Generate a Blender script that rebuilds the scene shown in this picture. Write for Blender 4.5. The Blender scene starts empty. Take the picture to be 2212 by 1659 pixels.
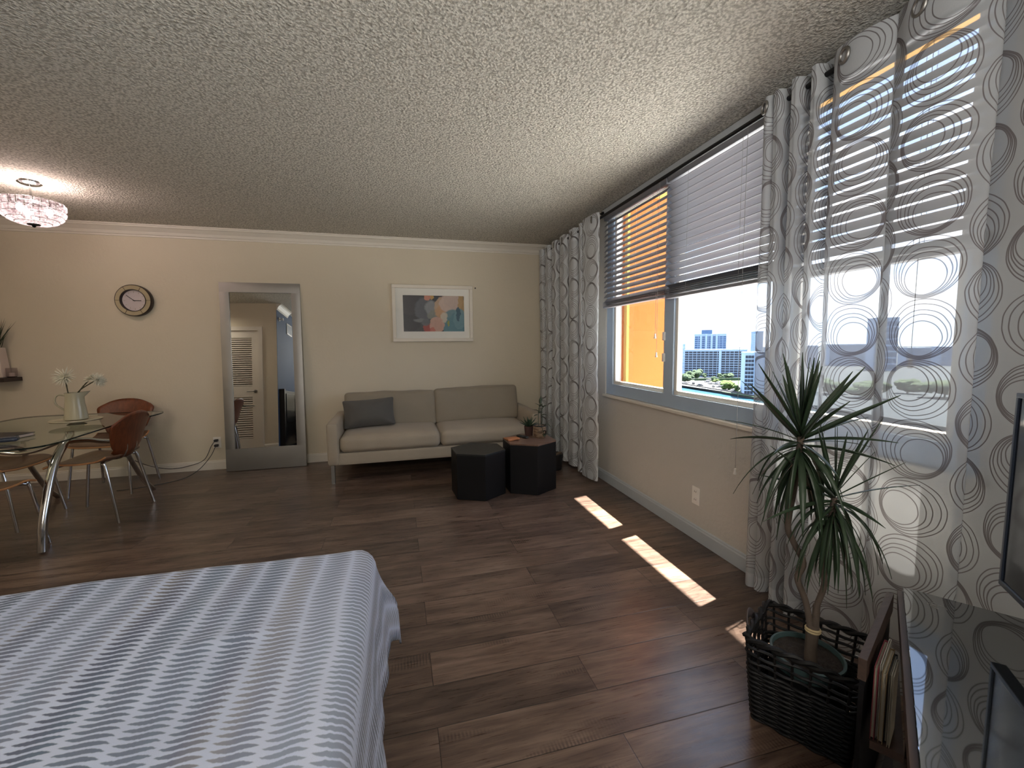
import bpy, bmesh, math, random
from mathutils import Vector, Matrix, noise as mnoise
R = math.radians
PI = math.pi
scn = bpy.context.scene
COL = scn.collection
rnd = random.Random(7)

# ------------------------------------------------------------------ camera
IW, IH, FPX = 2212, 1659, 926.27
YAW, PITCH, ROLL = 0.258759, -0.0907992, -0.0104427
cy_, sy_ = math.cos(YAW), math.sin(YAW)
cp_, sp_ = math.cos(PITCH), math.sin(PITCH)
FWD = Vector((sy_ * cp_, cy_ * cp_, sp_))
r0 = Vector((cy_, -sy_, 0))
u0 = r0.cross(FWD)
CR = math.cos(ROLL) * r0 + math.sin(ROLL) * u0
CU = -math.sin(ROLL) * r0 + math.cos(ROLL) * u0
EYE = Vector((0, 0, 1.26))
cam = bpy.data.cameras.new('camera')
cam.sensor_fit = 'HORIZONTAL'
cam.sensor_width = 36
cam.lens = 36 * FPX / IW
cam.clip_start = 0.02
cam.clip_end = 5000
cam_o = bpy.data.objects.new('camera', cam)
COL.objects.link(cam_o)
m3 = Matrix((CR, CU, -FWD)).transposed()
cam_o.matrix_world = Matrix.Translation(EYE) @ m3.to_4x4()
scn.camera = cam_o


def ray(px, py):
    return CR * ((px - IW / 2) / FPX) - CU * ((py - IH / 2) / FPX) + FWD


def on_z(px, py, z):
    d = ray(px, py)
    return EYE + d * ((z - EYE.z) / d.z)


# ------------------------------------------------------------------ materials
def s2l(c):
    return c / 12.92 if c <= 0.04045 else ((c + 0.055) / 1.055) ** 2.4


def rgb(r, g, b):
    return (s2l(r / 255), s2l(g / 255), s2l(b / 255), 1.0)


class NT:
    def __init__(self, name):
        self.m = bpy.data.materials.new(name)
        self.m.use_nodes = True
        self.t = self.m.node_tree
        self.t.nodes.clear()
        self.out = self.t.nodes.new('ShaderNodeOutputMaterial')

    def n(self, typ, **kw):
        nd = self.t.nodes.new(typ)
        for k, v in kw.items():
            setattr(nd, k, v)
        return nd

    def l(self, a, b):
        self.t.links.new(a, b)

    def put(self, sock, v):
        if hasattr(v, 'node'):
            self.l(v, sock)
        else:
            sock.default_value = v

    def math(self, op, a, b=None, c=None, clamp=False):
        nd = self.n('ShaderNodeMath', operation=op)
        nd.use_clamp = clamp
        self.put(nd.inputs[0], a)
        if b is not None:
            self.put(nd.inputs[1], b)
        if c is not None:
            self.put(nd.inputs[2], c)
        return nd.outputs[0]

    def mix(self, f, a, b, blend='MIX'):
        nd = self.n('ShaderNodeMix', data_type='RGBA', blend_type=blend)
        self.put(nd.inputs[0], f)
        self.put(nd.inputs[6], a)
        self.put(nd.inputs[7], b)
        return nd.outputs[2]

    def step(self, v, lo, hi, a=0.0, b=1.0):
        nd = self.n('ShaderNodeMapRange', interpolation_type='SMOOTHSTEP')
        self.put(nd.inputs[0], v)
        nd.inputs[1].default_value = lo
        nd.inputs[2].default_value = hi
        nd.inputs[3].default_value = a
        nd.inputs[4].default_value = b
        return nd.outputs[0]

    def coord(self, kind='Object'):
        return self.n('ShaderNodeTexCoord').outputs[kind]

    def mapping(self, v, scale=(1, 1, 1), loc=(0, 0, 0), rot=(0, 0, 0)):
        nd = self.n('ShaderNodeMapping')
        self.l(v, nd.inputs[0])
        nd.inputs['Location'].default_value = loc
        nd.inputs['Rotation'].default_value = rot
        nd.inputs['Scale'].default_value = scale
        return nd.outputs[0]

    def noise(self, v, scale, detail=3.0, rough=0.5, dist=0.0):
        nd = self.n('ShaderNodeTexNoise')
        self.l(v, nd.inputs['Vector'])
        nd.inputs['Scale'].default_value = scale
        nd.inputs['Detail'].default_value = detail
        nd.inputs['Roughness'].default_value = rough
        nd.inputs['Distortion'].default_value = dist
        return nd.outputs[0]

    def ramp(self, f, stops):
        nd = self.n('ShaderNodeValToRGB')
        self.l(f, nd.inputs[0])
        e = nd.color_ramp.elements
        while len(e) < len(stops):
            e.new(0.5)
        for i, (p, c) in enumerate(stops):
            e[i].position = p
            e[i].color = c
        return nd.outputs[0]

    def bump(self, h, strength=0.5, dist=0.01):
        nd = self.n('ShaderNodeBump')
        self.l(h, nd.inputs['Height'])
        nd.inputs['Strength'].default_value = strength
        nd.inputs['Distance'].default_value = dist
        return nd.outputs[0]

    def bsdf(self, col, rough=0.5, metal=0.0, normal=None, spec=0.5, **kw):
        b = self.n('ShaderNodeBsdfPrincipled')
        self.put(b.inputs['Base Color'], col)
        self.put(b.inputs['Roughness'], rough)
        b.inputs['Metallic'].default_value = metal
        b.inputs['Specular IOR Level'].default_value = spec
        if normal is not None:
            self.l(normal, b.inputs['Normal'])
        for k, v in kw.items():
            self.put(b.inputs[k], v)
        return b.outputs[0]

    def done(self, s):
        self.l(s, self.out.inputs['Surface'])
        return self.m


def plain(name, col, rough=0.5, metal=0.0, var=0.12, vscale=8.0, bump=0.0, bscale=60.0, bdist=0.004, spec=0.5, **kw):
    """A colour broken by a little procedural noise."""
    t = NT(name)
    c = t.coord()
    nz = t.noise(c, vscale, 3)
    dark = tuple(x * (1 - var) for x in col[:3]) + (1,)
    lite = tuple(min(1, x * (1 + var)) for x in col[:3]) + (1,)
    cc = t.mix(nz, dark, lite)
    nrm = None
    if bump:
        nrm = t.bump(t.noise(c, bscale, 4, 0.6), bump, bdist)
    return t.done(t.bsdf(cc, rough, metal, nrm, spec, **kw))


M = {}
M['wall'] = plain('wall_paint', rgb(214, 204, 183), 0.75, var=0.03, vscale=2, bump=0.35, bscale=38, bdist=0.004)
M['wall_window'] = plain('window_wall_paint', rgb(206, 202, 194), 0.75, var=0.03, vscale=2, bump=0.8, bscale=42, bdist=0.006)
M['wall_blue'] = plain('blue_paint', rgb(62, 84, 116), 0.7, var=0.05, bump=0.3, bscale=40)
M['white_trim'] = plain('white_trim', rgb(222, 216, 204), 0.45, var=0.03)
M['grey_trim'] = plain('grey_trim', rgb(190, 196, 200), 0.45, var=0.04)
M['frame_grey'] = plain('window_frame_paint', rgb(176, 194, 214), 0.35, var=0.05)
M['blind'] = plain('blind_slats', rgb(134, 135, 142), 0.5, var=0.03, **{'Subsurface Weight': 0.0})
M['orange'] = plain('orange_stucco', rgb(184, 98, 40), 0.9, var=0.05, vscale=1.2, bump=0.3, bscale=25)
M['yellow'] = plain('yellow_stucco', rgb(190, 146, 74), 0.9, var=0.05, vscale=1.2, bump=0.3, bscale=25)
M['chrome'] = plain('chrome', (0.62, 0.62, 0.63, 1), 0.12, 1.0, var=0.05)
M['steel'] = plain('brushed_steel', (0.31, 0.30, 0.285, 1), 0.45, 1.0, var=0.2, vscale=3)
M['black_metal'] = plain('black_metal', (0.012, 0.012, 0.014, 1), 0.4, 0.6)
M['black'] = plain('black_lacquer', (0.006, 0.006, 0.007, 1), 0.5, var=0.3, vscale=3, bump=0.15, bscale=80, spec=0.3)
M['black_top'] = plain('black_table_top', (0.016, 0.017, 0.017, 1), 0.42, var=0.3, vscale=4, bump=0.15, bscale=80)
M['plastic_black'] = plain('black_plastic', (0.012, 0.012, 0.014, 1), 0.35)
M['cord_grey'] = plain('blind_cord', rgb(150, 148, 146), 0.8)
M['plastic_white'] = plain('white_plastic', rgb(240, 237, 230), 0.35, var=0.03)
M['ceramic'] = plain('cream_ceramic', rgb(176, 170, 146), 0.22, var=0.05)
M['petal'] = plain('white_petals', rgb(222, 218, 200), 0.7, var=0.08, vscale=20)
M['stem'] = plain('dark_stems', rgb(60, 58, 40), 0.7)
M['soil'] = plain('soil', rgb(52, 44, 38), 0.95, var=0.5, vscale=40, bump=1.0, bscale=90, bdist=0.01)
M['bark'] = plain('bark', rgb(92, 80, 70), 0.85, var=0.25, vscale=30, bump=0.6, bscale=60)
M['leaf_dark'] = plain('plant_leaf', rgb(46, 64, 44), 0.42, var=0.35, vscale=9)
M['leaf_small'] = plain('small_leaf', rgb(52, 62, 44), 0.5, var=0.3, vscale=30)
M['pot_green'] = plain('green_pot_plastic', rgb(70, 92, 92), 0.5)
M['terracotta'] = plain('dark_terracotta', rgb(74, 48, 42), 0.7, var=0.2)
M['ribbon'] = plain('grey_handle_fabric', rgb(84, 76, 76), 0.8, bump=0.3, bscale=90)
M['twine'] = plain('twine', rgb(190, 170, 130), 0.9)
M['remote'] = plain('remote_plastic', rgb(42, 42, 40), 0.5)
M['leather'] = plain('tan_leather', rgb(176, 112, 70), 0.6, var=0.25, vscale=30)
M['board'] = plain('dark_brown_board', rgb(92, 74, 62), 0.55, var=0.2, vscale=6)
M['carton'] = plain('grey_brown_card', rgb(120, 106, 92), 0.8, var=0.15)
M['book_pages'] = plain('book_pages', rgb(140, 132, 116), 0.9)
M['yellow_obj'] = plain('dull_yellow', rgb(170, 150, 80), 0.7, var=0.2)
M['shelf_dark'] = plain('dark_shelf_wood', rgb(44, 32, 28), 0.5, var=0.2)
M['vase_white'] = plain('white_vase', rgb(214, 196, 182), 0.5, var=0.03)
M['bed_black'] = plain('black_bed_wood', rgb(26, 24, 24), 0.4, var=0.2)
M['mattress'] = plain('mattress_fabric', rgb(200, 200, 200), 0.9)
M['clock_face'] = plain('clock_face', rgb(206, 196, 198), 0.6, var=0.05, vscale=30)
M['clock_rim'] = plain('clock_dark_rim', rgb(40, 26, 24), 0.4)
M['clock_band'] = plain('clock_bronze_band', rgb(168, 156, 130), 0.35, 0.3, var=0.1)
M['mat_white'] = plain('picture_mat', rgb(232, 230, 222), 0.6, var=0.02)
M['frame_white'] = plain('picture_frame_white', rgb(226, 218, 204), 0.45, var=0.03)
M['vent'] = plain('vent_grey', rgb(190, 196, 204), 0.5)
M['tv_bezel'] = plain('tv_bezel', rgb(60, 68, 84), 0.3)
M['tv_screen'] = plain('tv_screen_glass', (0.02, 0.024, 0.03, 1), 0.09, spec=1.0)


def fabric(name, col, var=0.12, scale=260, bump=0.5):
    t = NT(name)
    c = t.coord()
    w = t.noise(t.mapping(c, (1, 1, 1)), scale, 2, 0.7)
    big = t.noise(c, 5, 3)
    v = t.math('ADD', t.math('MULTIPLY', w, 0.6), t.math('MULTIPLY', big, 0.4))
    dark = tuple(x * (1 - var) for x in col[:3]) + (1,)
    lite = tuple(min(1, x * (1 + var)) for x in col[:3]) + (1,)
    return t.done(t.bsdf(t.mix(v, dark, lite), 0.92, 0, t.bump(w, bump, 0.003), 0.2, **{'Sheen Weight': 0.15}))


M['sofa'] = fabric('sofa_fabric', rgb(168, 156, 138), 0.22)
M['sofa_back'] = fabric('sofa_back_fabric', rgb(150, 140, 124), 0.2)
M['pillow'] = fabric('pillow_fabric', rgb(96, 94, 90), 0.2)


def wood(name, c1, c2, axis='X', rough=0.35, scale=9.0, spec=0.5):
    t = NT(name)
    c = t.coord()
    sc = {'X': (0.12, 1, 1), 'Y': (1, 0.12, 1), 'Z': (1, 1, 0.12)}[axis]
    g = t.noise(t.mapping(c, sc), scale * 4, 5, 0.6, 0.6)
    f = t.noise(t.mapping(c, sc), scale * 16, 3, 0.6)
    v = t.math('ADD', t.math('MULTIPLY', g, 0.7), t.math('MULTIPLY', f, 0.3))
    return t.done(t.bsdf(t.ramp(v, [(0.3, c1), (0.7, c2)]), rough, 0, t.bump(f, 0.1, 0.002), spec))


M['plywood'] = wood('chair_plywood', rgb(84, 40, 20), rgb(128, 68, 36), 'Z', 0.42)
M['plywood_seat'] = wood('chair_seat_plywood', rgb(82, 58, 44), rgb(118, 88, 68), 'X', 0.35)
M['ply_edge'] = wood('plywood_edge', rgb(170, 116, 74), rgb(200, 146, 100), 'X', 0.5)
M['hex_wood'] = wood('side_table_wood', rgb(88, 66, 56), rgb(128, 100, 84), 'X', 0.3)
M['stand_wood'] = wood('stand_wood', rgb(58, 46, 41), rgb(86, 69, 60), 'X', 0.45)


def glass_pane(name, tint=(1, 1, 1, 1), refl=0.06, rough=0.0):
    t = NT(name)
    tr = t.n('ShaderNodeBsdfTransparent')
    tr.inputs[0].default_value = tint
    gl = t.n('ShaderNodeBsdfGlossy')
    gl.inputs['Roughness'].default_value = rough
    lw = t.n('ShaderNodeLayerWeight')
    lw.inputs[0].default_value = 0.5
    nz = t.noise(t.coord(), 3, 1)
    f = t.math('MULTIPLY_ADD', t.math('POWER', lw.outputs['Facing'], 4.0), 0.75, t.math('MULTIPLY_ADD', nz, 0.01, refl), clamp=True)
    mx = t.n('ShaderNodeMixShader')
    t.l(f, mx.inputs[0])
    t.l(tr.outputs[0], mx.inputs[1])
    t.l(gl.outputs[0], mx.inputs[2])
    return t.done(mx.outputs[0])


M['glass'] = glass_pane('window_glass', refl=0.03)
M['glass_table'] = glass_pane('table_glass', (0.80, 0.90, 0.84, 1), 0.06)
M['glass_edge'] = plain('table_glass_edge', rgb(24, 36, 32), 0.1)
M['glass_small'] = glass_pane('small_glass', (0.8, 0.76, 0.78, 1), 0.12)
M['glass_clock'] = glass_pane('clock_glass', refl=0.03)


def crystal():
    t = NT('lamp_crystal')
    tr = t.n('ShaderNodeBsdfTransparent')
    tr.inputs[0].default_value = (1, .92, .93, 1)
    c = t.coord()
    nz = t.noise(c, 55, 3, 0.7)
    col = t.ramp(nz, [(0.35, rgb(150, 110, 120)), (0.5, rgb(236, 205, 205)), (0.66, rgb(255, 244, 236))])
    em = t.n('ShaderNodeEmission')
    t.l(col, em.inputs[0])
    em.inputs[1].default_value = 0.75
    gl = t.n('ShaderNodeBsdfGlossy')
    gl.inputs['Roughness'].default_value = 0.08
    m1 = t.n('ShaderNodeMixShader')
    t.l(t.step(nz, 0.3, 0.7, 0.25, 0.8), m1.inputs[0])
    t.l(tr.outputs[0], m1.inputs[1])
    t.l(em.outputs[0], m1.inputs[2])
    m2 = t.n('ShaderNodeMixShader')
    m2.inputs[0].default_value = 0.12
    t.l(m1.outputs[0], m2.inputs[1])
    t.l(gl.outputs[0], m2.inputs[2])
    return t.done(m2.outputs[0])


M['crystal'] = crystal()


def bulb():
    t = NT('lamp_bulb')
    em = t.n('ShaderNodeEmission')
    em.inputs[0].default_value = (1, .86, .82, 1)
    lw = t.n('ShaderNodeLayerWeight')
    t.l(t.math('MULTIPLY_ADD', lw.outputs['Facing'], -2.0, 14.0), em.inputs[1])
    return t.done(em.outputs[0])


M['bulb'] = bulb()


def mirror_mat():
    t = NT('mirror_glass')
    nz = t.noise(t.coord(), 2, 1)
    return t.done(t.bsdf(t.mix(nz, (0.74, 0.77, 0.77, 1), (0.76, 0.79, 0.79, 1)), 0.01, 1.0))


M['mirror'] = mirror_mat()


def black_glass():
    t = NT('glossy_black_glass')
    nz = t.noise(t.coord(), 30, 2)
    return t.done(t.bsdf(t.mix(nz, (0.006, 0.008, 0.010, 1), (0.009, 0.011, 0.013, 1)), 0.03, 0, None, 1.0, **{'IOR': 2.3}))


M['black_glass'] = black_glass()


def ceiling_mat():
    t = NT('popcorn_ceiling')
    c = t.coord()
    n1 = t.noise(c, 95, 3, 0.7)
    v = t.n('ShaderNodeTexVoronoi', feature='SMOOTH_F1')
    t.l(c, v.inputs['Vector'])
    v.inputs['Scale'].default_value = 85
    v.inputs['Randomness'].default_value = 1.0
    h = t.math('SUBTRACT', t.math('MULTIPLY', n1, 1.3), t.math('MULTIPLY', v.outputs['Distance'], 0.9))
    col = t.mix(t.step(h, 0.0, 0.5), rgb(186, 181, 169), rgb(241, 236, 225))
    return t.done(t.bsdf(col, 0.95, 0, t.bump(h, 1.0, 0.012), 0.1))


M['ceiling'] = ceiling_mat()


def floor_mat():
    t = NT('vinyl_plank_floor')
    c = t.coord()
    sep = t.n('ShaderNodeSeparateXYZ')
    t.l(c, sep.inputs[0])
    x, y = sep.outputs[0], sep.outputs[1]
    yr = t.math('DIVIDE', t.math('SUBTRACT', y, 1.153 - 0.181 * 60), 0.181)
    row = t.math('FLOOR', yr)
    fy = t.math('FRACT', yr)
    odd = t.math('MODULO', row, 2.0)
    xo = t.math('DIVIDE', t.math('SUBTRACT', x, t.math('MULTIPLY_ADD', odd, 0.579, 0.086 - 1.168 * 10)), 1.168)
    colm = t.math('FLOOR', xo)
    fx = t.math('FRACT', xo)
    cb = t.n('ShaderNodeCombineXYZ')
    t.l(row, cb.inputs[0])
    t.l(colm, cb.inputs[1])
    wn = t.n('ShaderNodeTexWhiteNoise', noise_dimensions='3D')
    t.l(cb.outputs[0], wn.inputs['Vector'])
    rv, rc = wn.outputs['Value'], wn.outputs['Color']
    off = t.n('ShaderNodeVectorMath', operation='MULTIPLY_ADD')
    t.l(rc, off.inputs[0])
    off.inputs[1].default_value = (37, 41, 29)
    t.l(c, off.inputs[2])
    p = off.outputs[0]
    g = t.noise(t.mapping(p, (1.6, 16, 1)), 1.7, 6, 0.62, 0.9)
    fine = t.noise(t.mapping(p, (5, 110, 1)), 1.5, 4, 0.7, 0.2)
    blot = t.noise(t.mapping(p, (2.2, 5, 1)), 1.6, 3, 0.55)
    v = t.math('ADD', t.math('MULTIPLY', g, 0.66), t.math('ADD', t.math('MULTIPLY', fine, 0.28), t.math('MULTIPLY', blot, 0.40)))
    v = t.math('SUBTRACT', v, 0.10)
    v = t.math('ADD', v, t.math('MULTIPLY', t.math('SUBTRACT', rv, 0.5), 0.14))
    # rough-sawn marks across the boards
    wv = t.n('ShaderNodeTexWave', wave_type='BANDS', bands_direction='X')
    t.l(p, wv.inputs['Vector'])
    wv.inputs['Scale'].default_value = 26
    wv.inputs['Distortion'].default_value = 2.2
    wv.inputs['Detail'].default_value = 2
    sawm = t.step(t.noise(t.mapping(p, (1.1, 7, 1)), 1.3, 2), 0.60, 0.72)
    saw = t.math('MULTIPLY', t.math('MULTIPLY', wv.outputs['Fac'], sawm), 0.20)
    v = t.math('SUBTRACT', v, saw)
    col = t.ramp(v, [(0.26, rgb(40, 31, 28)), (0.42, rgb(70, 56, 49)), (0.56, rgb(95, 78, 68)), (0.70, rgb(119, 101, 89)), (0.85, rgb(142, 125, 113))])
    warm = t.mix(t.math('MULTIPLY', wn.outputs['Value'], 0.35), col, t.mix(1.0, col, (1.12, 0.96, 0.86, 1), 'MULTIPLY'))
    ey = t.math('MINIMUM', fy, t.math('SUBTRACT', 1.0, fy))
    ex = t.math('MINIMUM', fx, t.math('SUBTRACT', 1.0, fx))
    sy = t.step(ey, 0.0, 0.014)
    sx = t.step(ex, 0.0, 0.0019)
    seam = t.math('MULTIPLY', sy, sx)
    col2 = t.mix(seam, rgb(20, 16, 15), warm)
    h = t.math('ADD', t.math('MULTIPLY', seam, 1.0), t.math('MULTIPLY', fine, 0.35))
    rough = t.math('MULTIPLY_ADD', fine, 0.20, 0.20)
    return t.done(t.bsdf(col2, rough, 0, t.bump(h, 0.35, 0.0015), 0.65))


M['floor'] = floor_mat()


def rings(t, u, v, cell, rad, ox, oy, seed, width):
    """Hand-drawn nested rings, one bundle to a cell of a staggered grid; returns a 0..1 line mask."""
    cx = t.math('DIVIDE', t.math('ADD', u, ox), cell)
    ci = t.math('FLOOR', cx)
    st = t.math('MULTIPLY', t.math('MODULO', ci, 2.0), 0.5)
    cyv = t.math('ADD', t.math('DIVIDE', t.math('ADD', v, oy), cell), st)
    cj = t.math('FLOOR', cyv)
    lx = t.math('MULTIPLY', t.math('SUBTRACT', t.math('FRACT', cx), 0.5), cell)
    ly = t.math('MULTIPLY', t.math('SUBTRACT', t.math('FRACT', cyv), 0.5), cell)
    cb = t.n('ShaderNodeCombineXYZ')
    t.l(ci, cb.inputs[0])
    t.l(cj, cb.inputs[1])
    cb.inputs[2].default_value = seed
    wn = t.n('ShaderNodeTexWhiteNoise', noise_dimensions='3D')
    t.l(cb.outputs[0], wn.inputs['Vector'])
    a = t.math('MULTIPLY', wn.outputs['Value'], 6.283)
    ca, sa = t.math('COSINE', a), t.math('SINE', a)
    best = None
    for k, f in enumerate((1.0, 0.91, 0.79, 0.70, 0.58)):
        rr = rad * f
        d = (rad - rr) * 0.74
        px = t.math('SUBTRACT', lx, t.math('MULTIPLY', ca, d))
        py = t.math('SUBTRACT', ly, t.math('MULTIPLY', sa, d))
        dist = t.math('ABSOLUTE', t.math('SUBTRACT', t.math('SQRT', t.math('ADD', t.math('MULTIPLY', px, px), t.math('MULTIPLY', py, py))), rr))
        best = dist if best is None else t.math('MINIMUM', best, dist)
    return t.step(best, width * 0.55, width * 1.15, 1.0, 0.0)


def curtain_mat(name, trans, lift=1.0):
    t = NT(name)
    uv = t.n('ShaderNodeUVMap').outputs[0]
    sep = t.n('ShaderNodeSeparateXYZ')
    t.l(uv, sep.inputs[0])
    wob = t.noise(uv, 9, 2)
    wob2 = t.noise(t.mapping(uv, loc=(5, 3, 1)), 9, 2)
    u = t.math('MULTIPLY_ADD', t.math('SUBTRACT', wob, 0.5), 0.012, sep.outputs[0])
    v = t.math('MULTIPLY_ADD', t.math('SUBTRACT', wob2, 0.5), 0.012, sep.outputs[1])
    line = rings(t, u, v, 0.200, 0.0985, 0.0, 0.0, 1.0, 0.0019)
    wx = t.noise(t.mapping(uv, (700, 60, 1)), 1, 2)
    wy = t.noise(t.mapping(uv, (60, 700, 1)), 1, 2)
    weave = t.math('ADD', t.math('MULTIPLY', wx, 0.5), t.math('MULTIPLY', wy, 0.5))
    cloth = t.mix(weave, (0.43 * lift, 0.45 * lift, 0.465 * lift, 1), (0.56 * lift, 0.58 * lift, 0.595 * lift, 1))
    col = t.mix(line, cloth, rgb(116, 111, 112))
    di = t.n('ShaderNodeBsdfDiffuse')
    t.l(col, di.inputs[0])
    tl = t.n('ShaderNodeBsdfTranslucent')
    t.l(col, tl.inputs[0])
    tr = t.n('ShaderNodeBsdfTransparent')
    m1 = t.n('ShaderNodeMixShader')
    m1.inputs[0].default_value = 0.10
    t.l(di.outputs[0], m1.inputs[1])
    t.l(tl.outputs[0], m1.inputs[2])
    head = t.step(sep.outputs[1], 2.24, 2.26, 1.0, 0.15)
    hem = t.step(sep.outputs[1], 0.10, 0.11, 0.3, 1.0)
    tf = t.math('MULTIPLY', t.math('MULTIPLY_ADD', weave, 0.16, trans - 0.08), t.math('MULTIPLY', t.math('SUBTRACT', 1.0, t.math('MULTIPLY', line, 0.72)), t.math('MULTIPLY', head, hem)))
    m2 = t.n('ShaderNodeMixShader')
    t.l(tf, m2.inputs[0])
    t.l(m1.outputs[0], m2.inputs[1])
    t.l(tr.outputs[0], m2.inputs[2])
    return t.done(m2.outputs[0])


M['curtain'] = curtain_mat('sheer_curtain_print', 0.29)
M['curtain_far'] = curtain_mat('sheer_curtain_print_brightened', 0.17, 1.5)  # less sheer where gathered; cloth colour lifted in place of stronger light


def spread_mat():
    t = NT('ikat_bedspread')
    uv = t.n('ShaderNodeUVMap').outputs[0]
    sep = t.n('ShaderNodeSeparateXYZ')
    t.l(uv, sep.inputs[0])
    x, y = sep.outputs[0], sep.outputs[1]
    warp = t.noise(t.mapping(uv, (1.2, 1.2, 1)), 2.0, 2)
    jag = t.noise(t.mapping(uv, (120, 14, 1)), 1, 2)
    xs = t.math('DIVIDE', t.math('MULTIPLY_ADD', t.math('SUBTRACT', warp, 0.5), 0.045, x), 0.078)
    ci = t.math('FLOOR', xs)
    fx = t.math('FRACT', xs)
    w1 = t.n('ShaderNodeTexWhiteNoise', noise_dimensions='1D')
    t.l(ci, w1.inputs['W'])
    rv = w1.outputs['Value']
    # spindle strokes, one stack to a column; their slant turns slowly across the cloth
    slope = t.math('MULTIPLY', t.math('SUBTRACT', t.noise(t.mapping(uv, (1.3, 0.25, 1)), 1.7, 1), 0.40), 2.6)
    bend = t.math('MULTIPLY', t.math('SINE', t.math('MULTIPLY', fx, 6.283)), 0.16)
    drift = t.math('MULTIPLY', t.noise(t.mapping(uv, (3, 3, 1)), 1.5, 1), 1.6)
    ph = t.math('ADD', t.math('ADD', t.math('DIVIDE', y, 0.0150), drift), t.math('ADD', t.math('MULTIPLY', t.math('SUBTRACT', fx, 0.5), slope), t.math('ADD', bend, t.math('MULTIPLY', jag, 0.32))))
    fr = t.math('ABSOLUTE', t.math('SUBTRACT', t.math('FRACT', ph), 0.5))
    edge = t.math('MULTIPLY', t.math('ABSOLUTE', t.math('SUBTRACT', fx, 0.5)), 2.0)
    duty = t.math('MULTIPLY', t.math('SUBTRACT', 1.0, t.math('POWER', edge, 2.2)), 0.38)
    duty = t.math('ADD', duty, t.math('MULTIPLY', t.math('SUBTRACT', t.noise(t.mapping(uv, (13, 1.2, 1)), 1, 2), 0.55), 0.14))
    d = t.math('SUBTRACT', duty, fr)
    mask = t.math('MULTIPLY', t.step(d, -0.07, 0.11), t.step(edge, 0.84, 0.98, 1.0, 0.1))
    hue = t.noise(t.mapping(uv, (9, 0.9, 1)), 1.0, 1)
    ink = t.ramp(hue, [(0.33, rgb(112, 106, 98)), (0.45, rgb(64, 68, 90)), (0.6, rgb(68, 90, 110)), (0.75, rgb(56, 60, 80))])
    big = t.noise(t.mapping(uv, (5, 0.7, 1)), 1.3, 2)
    ground = t.mix(big, rgb(180, 192, 218), rgb(208, 217, 236))
    col = t.mix(t.math('MULTIPLY', mask, t.math('MULTIPLY_ADD', rv, 0.35, 0.55)), ground, ink)
    fine = t.noise(uv, 500, 2)
    wr = t.noise(uv, 14, 3)
    h = t.math('ADD', t.math('MULTIPLY', fine, 0.15), t.math('MULTIPLY', wr, 1.0))
    return t.done(t.bsdf(col, 0.9, 0, t.bump(h, 0.4, 0.008), 0.15, **{'Sheen Weight': 0.2}))


M['spread'] = spread_mat()


def art_mat():
    t = NT('abstract_painting')
    uv = t.n('ShaderNodeUVMap').outputs[0]
    nz = t.n('ShaderNodeTexNoise')
    t.l(uv, nz.inputs['Vector'])
    nz.inputs['Scale'].default_value = 7
    nz.inputs['Detail'].default_value = 4
    wob = t.n('ShaderNodeVectorMath', operation='MULTIPLY_ADD')
    t.l(nz.outputs['Color'], wob.inputs[0])
    wob.inputs[1].default_value = (0.09, 0.13, 0)
    off = t.n('ShaderNodeVectorMath', operation='SUBTRACT')
    t.l(uv, off.inputs[0])
    off.inputs[1].default_value = (0.045, 0.065, 0)
    t.l(off.outputs[0], wob.inputs[2])
    sep = t.n('ShaderNodeSeparateXYZ')
    t.l(wob.outputs[0], sep.inputs[0])
    x, y = sep.outputs[0], sep.outputs[1]
    brush = t.noise(t.mapping(uv, (30, 9, 1)), 1, 3)
    col = t.mix(brush, rgb(34, 33, 37), rgb(62, 62, 68))
    blobs = [(0.12, 0.30, 0.16, 0.30, (30, 30, 38), .25), (0.10, 0.75, 0.16, 0.3, (52, 48, 54), .2),
             (0.36, 0.62, 0.17, 0.34, (88, 92, 100), .25), (0.45, 0.66, 0.10, 0.2, (140, 144, 148), .4),
             (0.50, 0.45, 0.12, 0.14, (134, 136, 128), .4), (0.60, 0.72, 0.09, 0.22, (196, 166, 138), .2),
             (0.66, 0.55, 0.14, 0.20, (200, 158, 120), .2), (0.78, 0.78, 0.19, 0.27, (206, 184, 172), .15),
             (0.95, 0.72, 0.06, 0.4, (184, 152, 104), .15), (0.82, 0.20, 0.20, 0.42, (96, 140, 152), .12),
             (0.92, 0.35, 0.10, 0.30, (112, 150, 160), .12), (0.90, 0.50, 0.035, 0.2, (66, 96, 114), .15),
             (0.66, 0.40, 0.06, 0.14, (206, 196, 178), .3), (0.40, 0.10, 0.09, 0.13, (172, 68, 58), .2),
             (0.54, 0.17, 0.12, 0.24, (206, 164, 146), .12), (0.47, 0.04, 0.05, 0.07, (196, 110, 96), .2),
             (0.40, 0.97, 0.055, 0.10, (214, 142, 118), .2), (0.47, 0.97, 0.03, 0.09, (206, 160, 84), .2),
             (0.53, 0.96, 0.035, 0.11, (52, 58, 62), .2), (0.25, 0.32, 0.08, 0.05, (116, 118, 122), .6),
             (0.735, 0.23, 0.02, 0.09, (160, 160, 66), .4), (0.36, 0.25, 0.06, 0.10, (96, 100, 104), .5)]
    for cx, cy, rx, ry, c, soft in blobs:
        dx = t.math('DIVIDE', t.math('SUBTRACT', x, cx), rx)
        dy = t.math('DIVIDE', t.math('SUBTRACT', y, cy), ry)
        r2 = t.math('ADD', t.math('MULTIPLY', dx, dx), t.math('MULTIPLY', dy, dy))
        m = t.step(r2, 1 - soft, 1 + soft, 0.92, 0.0)
        c1 = rgb(*c)
        col = t.mix(m, col, t.mix(brush, tuple(v * 0.8 for v in c1[:3]) + (1,), c1))
    return t.done(t.bsdf(col, 0.35, 0, None, 0.4))


M['art'] = art_mat()


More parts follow.
